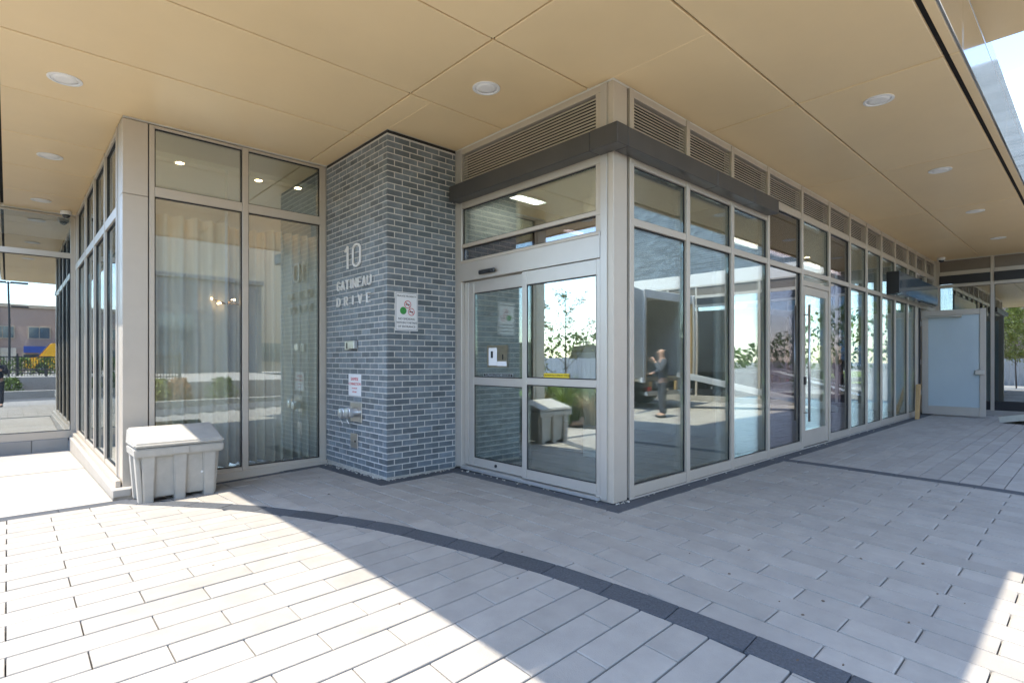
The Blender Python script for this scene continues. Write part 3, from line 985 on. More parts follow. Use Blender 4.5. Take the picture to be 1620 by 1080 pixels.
bm = bmesh.new(); lathe_into(bm, [(.044, -.0055), (.044, -.0045)], (3.415, ys, 1.935), 'Y', 18); obj('symbol', bm, 'inkgreen', sg)

# fittings on the left face of the pier
bxs = thing('key_box', 'small steel key box fixed to the brick pier', 'box', (XP, 6.48, 1.48))
bx('housing', 'steel', XP - .06, XP - .003, 6.315, 6.47, 1.49, 1.60, bxs, .01)
bx('bracket', 'steel', XP - .035, XP - .003, 6.472, 6.62, 1.48, 1.60, bxs, .012)
bx('slot', 'blackmetal', XP - .0375, XP - .0355, 6.535, 6.565, 1.50, 1.575, bxs, 0)
s2 = thing('connection_sign', 'small white SIAMESE CONNECTION sign with red print', 'sign', (XP, 6.4, .9))
bx('plate', 'signwhite', XP - .007, XP - .003, 6.225, 6.56, .908, 1.178, s2, .001)
text_on_x('SIAMESE', .056, XP - .0085, 6.392, 1.115, 'inkred', s2)
text_on_x('CONNECTION', .048, XP - .0085, 6.392, 1.055, 'inkred', s2)
text_on_x('FOR FIRE DEPT', .022, XP - .0085, 6.392, 1.00, 'inkred', s2)
text_on_x('USE ONLY', .026, XP - .0085, 6.392, .955, 'inkred', s2)
fdc = thing('siamese_connection', 'steel twin fire hose connection with chained caps on the brick pier', 'hydrant', (XP, 6.4, .6))
bx('back_plate', 'steel', XP - .012, XP - .003, 6.20, 6.50, .585, .825, fdc, .004)
for yy, zz in ((6.33, .705), (6.50, .690)):
    bm = bmesh.new()
    lathe_into(bm, [(.045, -.013), (.045, -.07), (.062, -.075), (.066, -.13), (.058, -.135), (.06, -.155), (.02, -.165)], (XP, yy, zz), 'X', 18)
    obj('inlet', bm, 'alu', fdc, smooth=False)
    bm = bmesh.new(); tube_into(bm, [(XP - .10, yy + .05, zz - .03), (XP - .11, yy + .07, zz - .09), (XP - .09, yy + .06, zz - .14)], .006, 6); obj('chain', bm, 'steel', fdc)
cp = thing('cover_plate', 'blank steel cover plate low on the brick pier', 'plate', (XP, 6.4, .3))
bx('plate', 'steel', XP - .010, XP - .003, 6.315, 6.50, .25, .435, cp, .003)
bm = bmesh.new(); lathe_into(bm, [(.014, -.0105), (.014, -.016), (.006, -.018)], (XP, 6.37, .34), 'X', 10); obj('knob', bm, 'blackmetal', cp)

# ------------------------------------------------------------------ glazed bay left of the pier
bay = thing('glazed_bay', 'curtained glazed bay with taupe frames between bin and brick pier', 'window', (2.0, YB, 0))
bx('corner_column', 'frame', XB, 1.146, YB - .01, YB + .22, -.05, 3.168, bay, .004)
bx('corner_column', 'frame', XB, 1.146, YB - .01, YB + .22, 3.172, 3.985, bay, .004)
bx('column_reveal', 'gasket', 1.1465, 1.156, YB + .01, YB + .1, -.05, 3.985, bay, 0)
bx('mullion', 'frame', 1.157, 1.210, YB - .006, YB + .13, -.05, 3.985, bay)
bx('mullion', 'frame', 2.130, 2.200, YB - .012, YB + .13, -.05, 3.985, bay)
bx('mullion', 'frame', 3.115, 3.198, YB - .006, YB + .13, -.05, 3.985, bay)
gas = bmesh.new()
for a, b in ((1.212, 2.128), (2.202, 3.113)):
    bx('transom', 'frame', a, b, YB - .004, YB + .12, 3.955, 3.985, bay)
    bx('transom', 'frame', a, b, YB - .008, YB + .12, 3.19, 3.297, bay)
    bx('sill', 'frame', a, b, YB - .004, YB + .12, -.06, .035, bay)
    pane(bay, 'glassu', a, b, YB + .03, YB + .042, 3.299, 3.953)
    pane(bay, 'glassb', a, b, YB + .03, YB + .042, .037, 3.188)
    gasket_frame(gas, 'x', a, b, 3.298, 3.954, YB + .016, YB + .029)
    gasket_frame(gas, 'x', a, b, .036, 3.189, YB + .016, YB + .029)
obj('glazing_gasket', gas, 'gasket', bay)
bx('base_flashing', 'frame', XB + .25, 3.20, YB - .045, YB - .014, -.12, -.005, bay)
bx('base_ledge', 'frame', XB + .25, 3.20, YB - .075, YB - .047, -.14, -.075, bay)

sidew = thing('side_glazing', 'narrow paned glazing running back along the left passage', 'window', (XB, 10, 0))
sy = [7.46, 7.60, 8.66, 9.83, 11.04, 12.44, YF - .05]
gas = bmesh.new()
for y_ in sy[1:]:
    bx('mullion', 'frame', XB - .012, XB + .13, y_ - .035, y_ + .035, -.02, 3.985, sidew)
bx('mullion', 'doorframe', XB - .008, XB + .1, 7.232 + .225, 7.50, -.02, 3.985, sidew)
for i in range(1, len(sy) - 1):
    a, b = sy[i] + .037, sy[i + 1] - .037
    bx('transom', 'frame', XB - .004, XB + .12, a, b, 3.93, 3.985, sidew)
    bx('transom', 'frame', XB - .006, XB + .12, a, b, 2.99, 3.105, sidew)
    bx('sill', 'frame', XB - .006, XB + .12, a, b, .0, .10, sidew)
    pane(sidew, 'glassm', XB + .03, XB + .042, a, b, 3.107, 3.928)
    pane(sidew, 'glassm', XB + .03, XB + .042, a, b, .102, 2.988)
    gasket_frame(gas, 'y', a, b, 3.106, 3.929, XB + .016, XB + .029)
    gasket_frame(gas, 'y', a, b, .101, 2.989, XB + .016, XB + .029)
pane(sidew, 'glassm', XB + .03, XB + .042, 7.50, 7.565, .10, 3.92)
obj('glazing_gasket', gas, 'gasket', sidew)
bx('base_ledge', 'concrete', XB - .10, XB + .10, 7.14, YF - .1, -.30, -.022, sidew, .008)
bx('base_sill', 'frame', XB - .06, XB - .014, 7.235, YF - .06, -.02, .05, sidew)
bx('end_cap', 'doorframe', XB - .098, XB + .06, 7.10, 7.138, -.10, -.024, sidew)

backw = thing('passage_glazing', 'tall mirror-like glazing closing the end of the left passage', 'window', (-1, YF, 0))
gas = bmesh.new()
bxs_ = [XB - .03, -1.2, -2.9, -4.6]
for i in range(3):
    a, b = bxs_[i + 1] + .04, bxs_[i] - .04
    bx('mullion', 'frame', bxs_[i] - .04, bxs_[i] + .04, YF - .012, YF + .12, -.05, 3.985, backw)
    bx('transom', 'frame', a, b, YF - .006, YF + .1, 3.215, 3.31, backw)
    bx('sill', 'frame', a, b, YF - .006, YF + .1, -.06, .075, backw)
    bx('transom', 'frame', a, b, YF - .004, YF + .1, 3.955, 3.985, backw)
    pane(backw, 'glassm', a, b, YF + .03, YF + .042, .077, 3.213)
    pane(backw, 'glassm', a, b, YF + .03, YF + .042, 3.312, 3.953)
    gasket_frame(gas, 'x', a, b, .076, 3.214, YF + .016, YF + .029)
obj('glazing_gasket', gas, 'gasket', backw)
for a, b in ((-3.6, -1.9), (-1.894, .30), (.306, .80)):
    bx('plinth_stone', 'concrete', a, b, YF - .05, YF + .1, -.42, -.062, backw, .006)

# ------------------------------------------------------------------ wing closing the walkway on the right
bx('corner_post', 'frame', 18.397, 18.60, YC - .026, YC + .3, 0, 3.995, dw, 0)
wing = thing('end_wing', 'glazed end wall with dark band and pale brick above facing the walkway', 'facade', (XE, 0, 0))
WY = [3.08, 1.97, .82, -.33, -1.48, -2.63, -3.78, -4.93, -6.08, -7.23, -8.4]
gas = bmesh.new()
for i, y_ in enumerate(WY):
    bx('mullion', 'frame', XE - .012, XE + .12, y_ - .037, y_ + .037, .02, 4.0, wing)
for i in range(len(WY) - 1):
    a, b = WY[i + 1] + .039, WY[i] - .039
    bx('upper_panel', 'spandrel', XE + .01, XE + .05, a, b, 3.71, 4.0, wing)
    bx('transom', 'frame', XE - .006, XE + .1, a, b, 3.60, 3.706, wing)
    bx('transom', 'frame', XE - .006, XE + .1, a, b, 3.285, 3.37, wing)
    pane(wing, 'glassm', XE + .03, XE + .042, a, b, .312, 3.283)
    gasket_frame(gas, 'y', a, b, .311, 3.284, XE + .016, XE + .029)
    bx('base_panel', 'blackmetal', XE + .0, XE + .05, a, b, .09, .305, wing)
    bx('dark_band', 'blackmetal', XE - .05, XE + .0, a + .0, b, 3.372, 3.598, wing)
obj('glazing_gasket', gas, 'gasket', wing)
bx('base_kerb', 'concrete', XE - .07, XE + .1, -8.5, 3.1, -.2, .085, wing)
bx('brick_backing', 'mortar', XE + .008, XE + .3, -8.5, .80, 4.06, 9.0, wing, 0)
bm = bmesh.new()
for c in range(60):
    z0 = 4.07 + c * .082
    y_ = -8.5 - (.15 if c % 2 else 0)
    while y_ < .79:
        a, b = max(y_, -8.5), min(y_ + .288, .79)
        if b - a > .03: box_into(bm, XE - .004 + random.uniform(-.001, .001), XE + .03, a, b, z0, z0 + .070)
        y_ += .30
obj('brick_facing', bm, 'brick', wing, kind='stuff')
bx('lintel', 'frame', XE - .02, XE + .3, -8.5, .82, 4.005, 4.055, wing)
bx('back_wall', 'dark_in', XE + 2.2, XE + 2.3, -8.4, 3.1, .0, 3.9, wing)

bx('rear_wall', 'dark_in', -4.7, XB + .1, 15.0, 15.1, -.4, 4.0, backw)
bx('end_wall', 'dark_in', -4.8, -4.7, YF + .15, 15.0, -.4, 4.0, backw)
bx('room_ceiling', 'plaster', -4.7, XB + .1, YF + .21, 15.0, 3.9, 3.98, backw)
bx('room_floor', 'tile', -4.7, XB + .1, YF + .13, 15.0, -.06, .0, backw)
bx('room_ceiling', 'plaster', XE + .13, XE + 2.2, -8.4, 3.1, 3.9, 3.98, wing)
bx('room_floor', 'tile', XE + .13, XE + 2.2, -8.4, 3.1, .0, .05, wing)
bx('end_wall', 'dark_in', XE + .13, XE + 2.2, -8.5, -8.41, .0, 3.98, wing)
# ------------------------------------------------------------------ ceiling fittings
def downlight(x, y_, label):
    t = thing('downlight', label, 'downlight', (x, y_, H), group='recessed downlights in the soffit')
    bm = bmesh.new()
    lathe_into(bm, [(.135, 0), (.135, -.008), (.112, -.011), (.108, -.002)], (0, 0, -.0005), 'Z', 28)
    obj('trim_ring', bm, 'trim', t, local=True)
    bm = bmesh.new()
    lathe_into(bm, [(.100, -.0045), (.100, -.006), (.06, -.0075), (.02, -.0072)], (0, 0, -.001), 'Z', 24)
    obj('reflector', bm, 'lens', t, local=True, smooth=True)
DL = [(.395, 6.68, 'round white downlight above the glazed bay, nearest of the left row'),
      (.40, 9.33, 'round white downlight midway along the left passage'),
      (.40, 12.0, 'round white downlight at the far end of the left passage'),
      (3.44, 4.11, 'round white downlight in front of the sliding door'),
      (6.55, 1.58, 'nearest round white downlight over the right walkway'),
      (9.6, 1.58, 'second round white downlight over the right walkway'),
      (12.7, 1.59, 'third round white downlight over the right walkway'),
      (15.85, 1.60, 'farthest round white downlight over the right walkway')]
for a in DL: downlight(*a)

def dome(x, y_, label):
    t = thing('security_camera', label, 'camera', (x, y_, H), group='dome cameras under the soffit')
    bm = bmesh.new(); lathe_into(bm, [(.07, 0), (.085, -.01), (.085, -.06), (.075, -.075)], (0, 0, -.0005), 'Z', 22); obj('housing', bm, 'plastic', t, local=True, smooth=False)
    bm = bmesh.new(); lathe_into(bm, [(.06, -.0755), (.058, -.095), (.045, -.115), (.02, -.128), (.004, -.13)], (0, 0, -.0005), 'Z', 20); obj('dome', bm, 'smoked', t, local=True, smooth=True)
dome(.76, 12.55, 'white dome security camera in the far left soffit corner')
dome(17.77, 2.90, 'white dome security camera in the far right soffit corner')

# ------------------------------------------------------------------ salt bin
sb = thing('salt_bin', 'grey plastic salt bin with sloped lid standing by the glazed bay', 'bin', (1.33, 6.83, zg(1.33, 6.83)))
def taper_box(bm, x0, x1, y0, y1, z0, X0, X1, Y0, Y1, z1, bev=.012):
    v = [bm.verts.new(p) for p in ((x0, y0, z0), (x1, y0, z0), (x1, y1, z0), (x0, y1, z0), (X0, Y0, z1), (X1, Y0, z1), (X1, Y1, z1), (X0, Y1, z1))]
    fs = [bm.faces.new([v[i] for i in q]) for q in ((3, 2, 1, 0), (4, 5, 6, 7), (0, 1, 5, 4), (1, 2, 6, 5), (2, 3, 7, 6), (3, 0, 4, 7))]
    if bev: bmesh.ops.bevel(bm, geom=list({e_ for f in fs for e_ in f.edges}), offset=bev, segments=2, affect='EDGES')
bm = bmesh.new(); taper_box(bm, -.30, .30, -.20, .19, .045, -.355, .355, -.235, .205, .50); obj('body', bm, 'binp', sb, local=True)
for a, b in ((-.335, -.225), (-.06, .06), (.215, .335)):      # moulded feet and ribs on the front
    bm = bmesh.new(); taper_box(bm, a + .012, b - .012, -.245, -.10, .0, a - .006, b + .006, -.262, -.14, .485, .010); obj('rib', bm, 'binp', sb, local=True)
for s_ in (-1, 1):
    for a, b in ((-.22, -.10), (.07, .18)):
        bm = bmesh.new(); taper_box(bm, s_ * .33 - .03, s_ * .33 + .012, a, b, .0, s_ * .365 - .03, s_ * .365 + .012, a - .005, b + .005, .485, .010); obj('rib', bm, 'binp', sb, local=True)
bm = bmesh.new(); taper_box(bm, -.405, .405, -.285, .225, .475, -.41, .41, -.29, .23, .565, .012); obj('rim', bm, 'binp', sb, local=True)
bx('latch', 'binp', -.075, .075, -.296, -.288, .49, .56, sb, .003, local=True)
bm = bmesh.new()
v = [bm.verts.new(p) for p in ((-.415, -.30, .572), (.415, -.30, .572), (.415, .235, .572), (-.415, .235, .572),
                               (-.405, -.29, .615), (.405, -.29, .615), (.405, .225, .745), (-.405, .225, .745))]
fs = [bm.faces.new([v[i] for i in q]) for q in ((3, 2, 1, 0), (4, 5, 6, 7), (0, 1, 5, 4), (1, 2, 6, 5), (2, 3, 7, 6), (3, 0, 4, 7))]
bmesh.ops.bevel(bm, geom=list({e_ for f in fs for e_ in f.edges}), offset=.016, segments=2, affect='EDGES')
obj('lid', bm, 'binp', sb, local=True)
bm = bmesh.new(); tube_into(bm, [(-.38, .236, .56), (.38, .236, .56)], .012, 8); obj('hinge', bm, 'blackmetal', sb, local=True)
bm = bmesh.new(); lathe_into(bm, [(.012, 0), (.012, -.010), (.004, -.012)], (.205, -.222, .26), 'Y', 10); obj('rivet', bm, 'plastic', sb, local=True)

# plank leaning by the open door; loose aluminium ramp foot; crumbs of mortar
pk = thing('wood_plank', 'short pale wood plank leaning beside the open door', 'plank', (16.2, 3.05, 0))
bm = bmesh.new(); taper_box(bm, 15.38, 15.50, 2.93, 3.0, .0, 16.02, 16.14, 3.02, 3.10, .78, .004); obj('plank', bm, 'wood', pk)

# ------------------------------------------------------------------ interior behind the glass
inn = sheet('interior_floor', 'tile', [XC + .14, 8, 12, XE + 2.2], [YC + .13, 6, 9.0], .0, zf=lambda x, y: .012)
tag(bx('interior_wall', 'plaster', XC + .2, XE, 9.0, 9.1, .0, 3.9), 'pale rear lobby wall seen through the right glazing', 'wall')
tag(bx('lobby_ceiling', 'plaster', XC + .12, XE, YC + .14, 9.0, 3.60, 3.66), 'white lobby ceiling seen through the upper right panes', 'ceiling')
tag(bx('partition_wall', 'plaster', 8.95, 9.05, 4.6, 9.0, .015, 3.598), 'pale lobby partition standing behind the mauve panes', 'wall')
tag(bx('lobby_column', 'plaster', 5.9, 6.25, 4.6, 4.95, .015, 3.598), 'square white lobby column behind the first panes', 'column')
vw = thing('vestibule_wall', 'pale brick vestibule wall behind the sliding door', 'wall', (5, 5.8, 0))
bx('mortar_core', 'mortar', XC + .25, 5.45, 5.754, 5.85, .015, 3.598, vw, 0)
bx('dark_return', 'spandrel', 5.455, 6.4, 5.76, 5.85, .015, 3.598, vw, 0)
bm = bmesh.new()
for c in range(51):
    x = XC + .25 - (.105 if c % 2 else 0)
    while x < 5.44:
        a, b = max(x, XC + .25), min(x + .1965, 5.445)
        if b - a > .02: box_into(bm, a, b, 5.75, 5.78, .02 + c * .0694, .02 + c * .0694 + .0574)
        x += .2085
obj('brick_facing', bm, 'palebrick', vw, kind='stuff')
sheet('bay_floor', 'tile', [XB + .13, 3.2, 6], [YB + .13, 10, YF], .0, zf=lambda x, y: .012)
tag(bx('bay_ceiling', 'plaster', XB + .13, 6, YB + .14, YF, 3.70, 3.76), 'white ceiling inside the glazed bay', 'ceiling')
tag(bx('curtain_pelmet', 'plaster', XB + .25, 3.19, 7.72, 7.755, 3.0, 3.30), 'white pelmet board above the curtains', 'pelmet')
tag(bx('bay_rear_wall', 'plaster', 3.6, 3.7, 7.6, YF, .015, 3.698), 'pale inner wall behind the curtains', 'wall')
def curtain(x0, x1, yc, label, seed):
    rnd = random.Random(seed)
    bm = bmesh.new()
    n = 46
    ph = rnd.uniform(0, 6)
    rows = []
    for zi in range(5):
        z = .03 + zi * (3.05 - .03) / 4
        rows.append([bm.verts.new((x0 + (x1 - x0) * i / n, yc + .072 * math.sin(i * .83 + ph + .12 * zi) * (1 + .35 * math.sin(i * .31 + ph)), z)) for i in range(n + 1)])
    for a in range(4):
        for i in range(n): bm.faces.new((rows[a][i], rows[a][i + 1], rows[a + 1][i + 1], rows[a + 1][i]))
    o = obj('curtain', bm, 'curtain', None, smooth=True)
    so = o.modifiers.new('thickness', 'SOLIDIFY'); so.thickness = .006
    return tag(o, label, 'curtain', 'curtains inside the glazed bay')
curtain(1.10, 2.06, 7.44, 'beige curtain at the left side of the glazed bay', 1)
curtain(1.92, 2.66, 7.62, 'beige curtain behind the middle mullion of the glazed bay', 2)
curtain(2.50, 3.19, 7.44, 'beige curtain at the right side of the glazed bay', 3)
def pendant(x, y_, zc, label, n=6):
    t = thing('pendant_lamp', label, 'lamp', (x, y_, zc))
    bm = bmesh.new(); tube_into(bm, [(0, 0, 0), (0, 0, 3.70 - zc)], .017, 8); obj('rod', bm, 'plastic', t, local=True)
    for k in range(n):
        a = 2 * math.pi * k / n
        e_ = Vector((.16 * math.cos(a), .05 * math.sin(a), .05 * (k % 2)))
        bm = bmesh.new(); tube_into(bm, [(0, 0, 0), e_], .008, 6); arm = obj('arm', bm, 'brass', t, local=True)
        bm = bmesh.new(); bmesh.ops.create_icosphere(bm, subdivisions=2, radius=.013, matrix=Matrix.Translation(e_)); obj('bulb', bm, 'bulbwarm', arm, local=True, smooth=True)
pendant(1.98, 7.36, 2.05, 'slim white pendant with small glowing bulbs in the glazed bay')
def spot(x, y_, z, label):
    t = thing('interior_spotlight', label, 'spotlight', (x, y_, z), group='lit spotlights in the lobby ceilings')
    bm = bmesh.new(); lathe_into(bm, [(.06, 0), (.06, -.008), (.045, -.009)], (0, 0, -.0005), 'Z', 16); obj('trim_ring', bm, 'trim', t, local=True)
    bm = bmesh.new(); lathe_into(bm, [(.042, -.0095), (.042, -.012)], (0, 0, -.0005), 'Z', 16); obj('lamp', bm, 'lampwarm', t, local=True)
for k, (x, y_) in enumerate(((1.5, 7.45), (2.4, 7.48), (2.9, 7.45))): spot(x, y_, 3.70, 'small lit spotlight in the bay ceiling, %s one' % ('left', 'middle', 'right')[k])
for k, (x, y_) in enumerate(((4.85, 5.2), (7.2, 4.2), (10.6, 4.4), (12.8, 4.4))):
    spot(x, y_, 3.60, 'small lit spotlight in the lobby ceiling, %s from the sliding door' % ('first', 'second', 'third', 'fourth')[k])

for k, (x0, x1, y_, lab) in enumerate(((4.5, 5.5, 5.40, 'lit strip light washing the pale brick vestibule wall'), (9.4, 12.2, 4.6, 'long lit strip light in the middle of the lobby ceiling'), (13.2, 16.0, 4.6, 'long lit strip light at the far end of the lobby ceiling'), (6.9, 8.6, 6.2, 'long lit strip light deep inside the lobby'))):
    t = thing('strip_light', lab, 'light', ((x0 + x1) / 2, y_, 3.6), group='lit strip lights in the lobby ceiling')
    bx('housing', 'trim', x0, x1, y_ - .09, y_ + .09, 3.555, 3.598, t, .004)
    bx('diffuser', 'stripdim' if k else 'striplamp', x0 + .02, x1 - .02, y_ - .075, y_ + .075, 3.545, 3.553, t, 0)
# ------------------------------------------------------------------ forecourt and street around the camera
sheet('driveway', 'asphalt', [-60, -30, -15, -8, -3, -1.5, 0, 1.5, 3, 4.5, 6, 8, 12, 20, 45], [-7.0, -5.8, -4.62], -.03)
sheet('street', 'asphalt', [-22, -18, -13.2], lin(-60, 60, 12), -.05)
sheet('side_path', 'concrete', [-8.8, -6.5, -4.42], [-4.6, 0, 4, 8, 13, 30], -.02)
bx('kerb', 'concrete', -22, 45, -7.22, -7.02, -.6, -.02, None, .02, kind='structure')
bx('terrace', 'concrete', -12, 12, -30, -9.6, -.8, .48, None, .02, kind='structure')
tag(bx('terrace_wall', 'concrete', -12, 12, -9.59, -9.30, -.8, .55, None, .02), 'low concrete retaining wall behind the shrub bed', 'wall')
sheet('shrub_bed', 'lawn_soil', [-11, -6, -3, 0, 3, 6, 11], [-9.3, -8.2, -7.23], -.02)
sheet('planting_bed', 'lawn_soil', [-4.35, -2.6, -.88], [7.2, 8.6, 10.2, 12.4], .03)
sheet('lawn', 'grassb', [-60, -40, -23], [-60, -20, 40], -.04)
sheet('verge', 'grassb', [-13.1, -11, -9.05], [-30, 0, 12, 40], -.03)

# ---- plants
def leaf_quad(bm, p, s, rnd):
    n = Vector((rnd.uniform(-1, 1), rnd.uniform(-1, 1), rnd.uniform(-.2, 1))).normalized()
    a = n.orthogonal().normalized(); a.rotate(Matrix.Rotation(rnd.uniform(0, 6.28), 3, n)); b = n.cross(a)
    q = [p - a * s * .1, p + a * s * .5 + b * s * .32, p + a * s * 1.1, p + a * s * .5 - b * s * .32]
    bm.faces.new([bm.verts.new(v) for v in q])

def tree(name, label, loc, hgt, spread, lm, nleaf, ls, seed, low=.3, group=None, thick=.03):
    rnd = random.Random(seed)
    t = thing(name, label, 'tree', loc, group=group)
    bm = bmesh.new(); lf = bmesh.new()
    top = Vector((rnd.uniform(-.08, .08) * hgt * .3, rnd.uniform(-.08, .08) * hgt * .3, hgt * .93))
    trunk = [Vector((0, 0, -.1)), top * .3 + Vector((rnd.uniform(-.03, .03), rnd.uniform(-.03, .03), 0)), top * .65, top]
    tube_into(bm, trunk, thick * hgt / 3, 7, thick * .25)
    tips = []
    nb = 15
    for k in range(nb):
        f = low + (1 - low) * (k + .5) / nb
        base = top * f
        a = k * 2.4 + rnd.uniform(-.3, .3)
        L = spread * (1.05 - .75 * f) * rnd.uniform(.75, 1.25) + .12 * hgt * .3
        e_ = base + Vector((math.cos(a) * L, math.sin(a) * L, L * rnd.uniform(.55, 1.0)))
        mid = (base + e_) / 2 + Vector((0, 0, -.06 * L))
        tube_into(bm, [base, mid, e_], thick * .42 * hgt / 3 * (1.1 - f), 5, .004)
        tips.append((base, mid, e_))
        for q in range(3):
            s0 = mid.lerp(e_, rnd.uniform(0, .9))
            a2 = a + rnd.uniform(-1.2, 1.2); l2 = L * rnd.uniform(.25, .5)
            e2 = s0 + Vector((math.cos(a2) * l2, math.sin(a2) * l2, l2 * rnd.uniform(.3, 1.0)))
            tube_into(bm, [s0, e2], .006 * hgt / 3, 4, .003)
            tips.append((s0, (s0 + e2) / 2, e2))
    for k in range(nleaf):
        b_, m_, e_ = rnd.choice(tips)
        u = rnd.uniform(.25, 1.05)
        p = (b_.lerp(m_, u * 2) if u < .5 else m_.lerp(e_, u * 2 - 1)) + Vector((rnd.gauss(0, 1), rnd.gauss(0, 1), rnd.gauss(0, 1))) * ls * 1.1
        leaf_quad(lf, p, ls * rnd.uniform(.7, 1.3), rnd)
    obj('trunk', bm, 'bark', t, local=True)
    obj('crown', lf, lm, t, local=True)
    return t

def shrub(label, loc, r, hgt, lm, n, ls, seed, group):
    rnd = random.Random(seed)
    t = thing('shrub', label, 'shrub', loc, group=group)
    st_, lf = bmesh.new(), bmesh.new()
    for k in range(14):
        a = rnd.uniform(0, 6.28); rr = r * rnd.uniform(.3, .95)
        tube_into(st_, [(0, 0, 0), (math.cos(a) * rr * .4, math.sin(a) * rr * .4, hgt * .5), (math.cos(a) * rr, math.sin(a) * rr, hgt * rnd.uniform(.6, 1))], .008, 4, .003)
    for k in range(n):
        a = rnd.uniform(0, 6.28); u = math.sqrt(rnd.random()); z = rnd.random() ** .7
        rr = r * u * math.sqrt(max(.05, 1 - z * z * .8)) * (1 + .25 * math.sin(a * 3 + seed))
        leaf_quad(lf, Vector((math.cos(a) * rr, math.sin(a) * rr, z * hgt)), ls * rnd.uniform(.7, 1.3), rnd)
    obj('stem', st_, 'bark', t, local=True); obj('foliage', lf, lm, t, local=True)

def grass_clump(label, loc, r, hgt, m, n, seed, group):
    rnd = random.Random(seed)
    bm = bmesh.new()
    for k in range(n):
        a = rnd.uniform(0, 6.28); rr = r * .35 * rnd.random(); hh = hgt * rnd.uniform(.6, 1.1); out = r * rnd.uniform(.3, 1.2)
        d_ = Vector((math.cos(a), math.sin(a), 0)); s_ = Vector((-d_.y, d_.x, 0)) * .011
        p0 = d_ * rr; p1 = d_ * (rr + out * .35) + Vector((0, 0, hh * .65)); p2 = d_ * (rr + out) + Vector((0, 0, hh * rnd.uniform(.75, 1.0)))
        v = [bm.verts.new(q) for q in (p0 - s_, p0 + s_, p1 + s_ * .8, p1 - s_ * .8, p2)]
        bm.faces.new(v[:4]); bm.faces.new((v[3], v[2], v[4]))
    o = obj('ornamental_grass', bm, m); o.location = loc
    return tag(o, label, 'grass', group)

tree('young_tree', 'slender young tree with sparse leaves reflected in the sliding door', (-2.3, 9.59, -.16), 3.25, .95, 'leafy', 900, .055, 3, low=.30)
tree('young_tree', 'leafy young street tree left of the camera, reflected in the far glazing', (-4.6, 3.42, -.2), 3.5, 1.25, 'leafy', 3400, .10, 8, low=.35)
G1 = 'ornamental grasses in the planting bed'
for k, (x, y_) in enumerate(((-1.3, 7.9), (-1.1, 8.5), (-1.5, 8.9), (-1.2, 9.4), (-1.9, 8.2), (-2.0, 9.0), (-1.6, 9.9), (-2.6, 8.7), (-2.5, 10.3), (-1.2, 10.4), (-3.1, 9.6), (-3.3, 10.8), (-2.0, 11.2))):
    grass_clump('tall ornamental grass clump reflected low in the sliding door', (x, y_, zg(x, y_)), .42, .85 + .2 * (k % 3), 'grassb' if k % 3 else 'straw', 150, 20 + k, G1)
ORD = ('first', 'second', 'third', 'fourth', 'fifth', 'sixth', 'seventh', 'eighth', 'ninth')
G2 = 'rust coloured shrubs in the bed across the driveway'
for k, (x, y_) in enumerate(((3.2, -8.0), (3.9, -8.1), (4.5, -8.0))):
    shrub(ORD[k] + ' low rust and green shrub from the left, reflected in the bay glass', (x, y_, -.25), .52, .95, 'leafo' if k != 1 else 'leafy', 1500, .075, 40 + k, G2)
G3 = 'green shrubs in the bed across the driveway'
for k in range(9):
    x = -8 + k * 1.15 if k < 8 else 6.0
    shrub(ORD[k] + ' low green shrub from the left end of the bed across the driveway', (x, -8.2 + .2 * (k % 2), -.3), .55, .7 + .15 * (k % 3), 'leaf', 900, .08, 60 + k, G3)
G4 = 'street trees beyond the road'
for k, (x, y_, hh) in enumerate(((-27, -9, 6.5), (-30, -14, 7.5), (-25, -4, 6.0), (-34, -10, 8.0), (-28, 6, 6.5), (-26, 12, 7), (-29, 22, 7.5))):
    tree('street_tree', ('shorter', 'taller')[hh > 7.2] + ' broad street tree, ' + ORD[k] + ' on the lawn beyond the road', (x, y_, -.4), hh, hh * .45, 'leaf' if k % 2 else 'leafy', 5200, .15, 80 + k, low=.3, group=G4, thick=.04)
tree('bare_tree', 'thin dark bare tree beside the low brown building', (-27.5, -17.6, -.4), 7.5, 1.6, 'leaf', 120, .15, 99, low=.4, thick=.04)

rw = random.Random(77)
bm = bmesh.new()
for k in range(26000):
    a = rw.uniform(0, 6.2832); rr = 125 + rw.uniform(-9, 9)
    top = 8 + 3 * math.sin(a * 9) + 2 * math.sin(a * 23 + 1)
    leaf_quad(bm, Vector((rr * math.cos(a), rr * math.sin(a), -.5 + top * rw.random() ** .8)), rw.uniform(.5, 1.3), rw)
tag(obj('far_woodland', bm, 'leaf', kind='stuff'), 'far belt of green trees along the horizon', 'woodland')
# ---- weathered board fence, dark van
fn = thing('board_fence', 'weathered pale board fence beyond the planting bed', 'fence', (-9, 12, -.3))
for k in range(100):
    y_ = 1.0 + k * .24
    bx('board', 'fencewhite', -9.0, -8.975, y_, y_ + .228, -.38, 1.45 + random.uniform(-.02, .02), fn, 0)
for z in (.1, 1.1): bx('rail', 'fencewhite', -9.05, -9.002, 1.0, 25.0, z, z + .09, fn, 0)

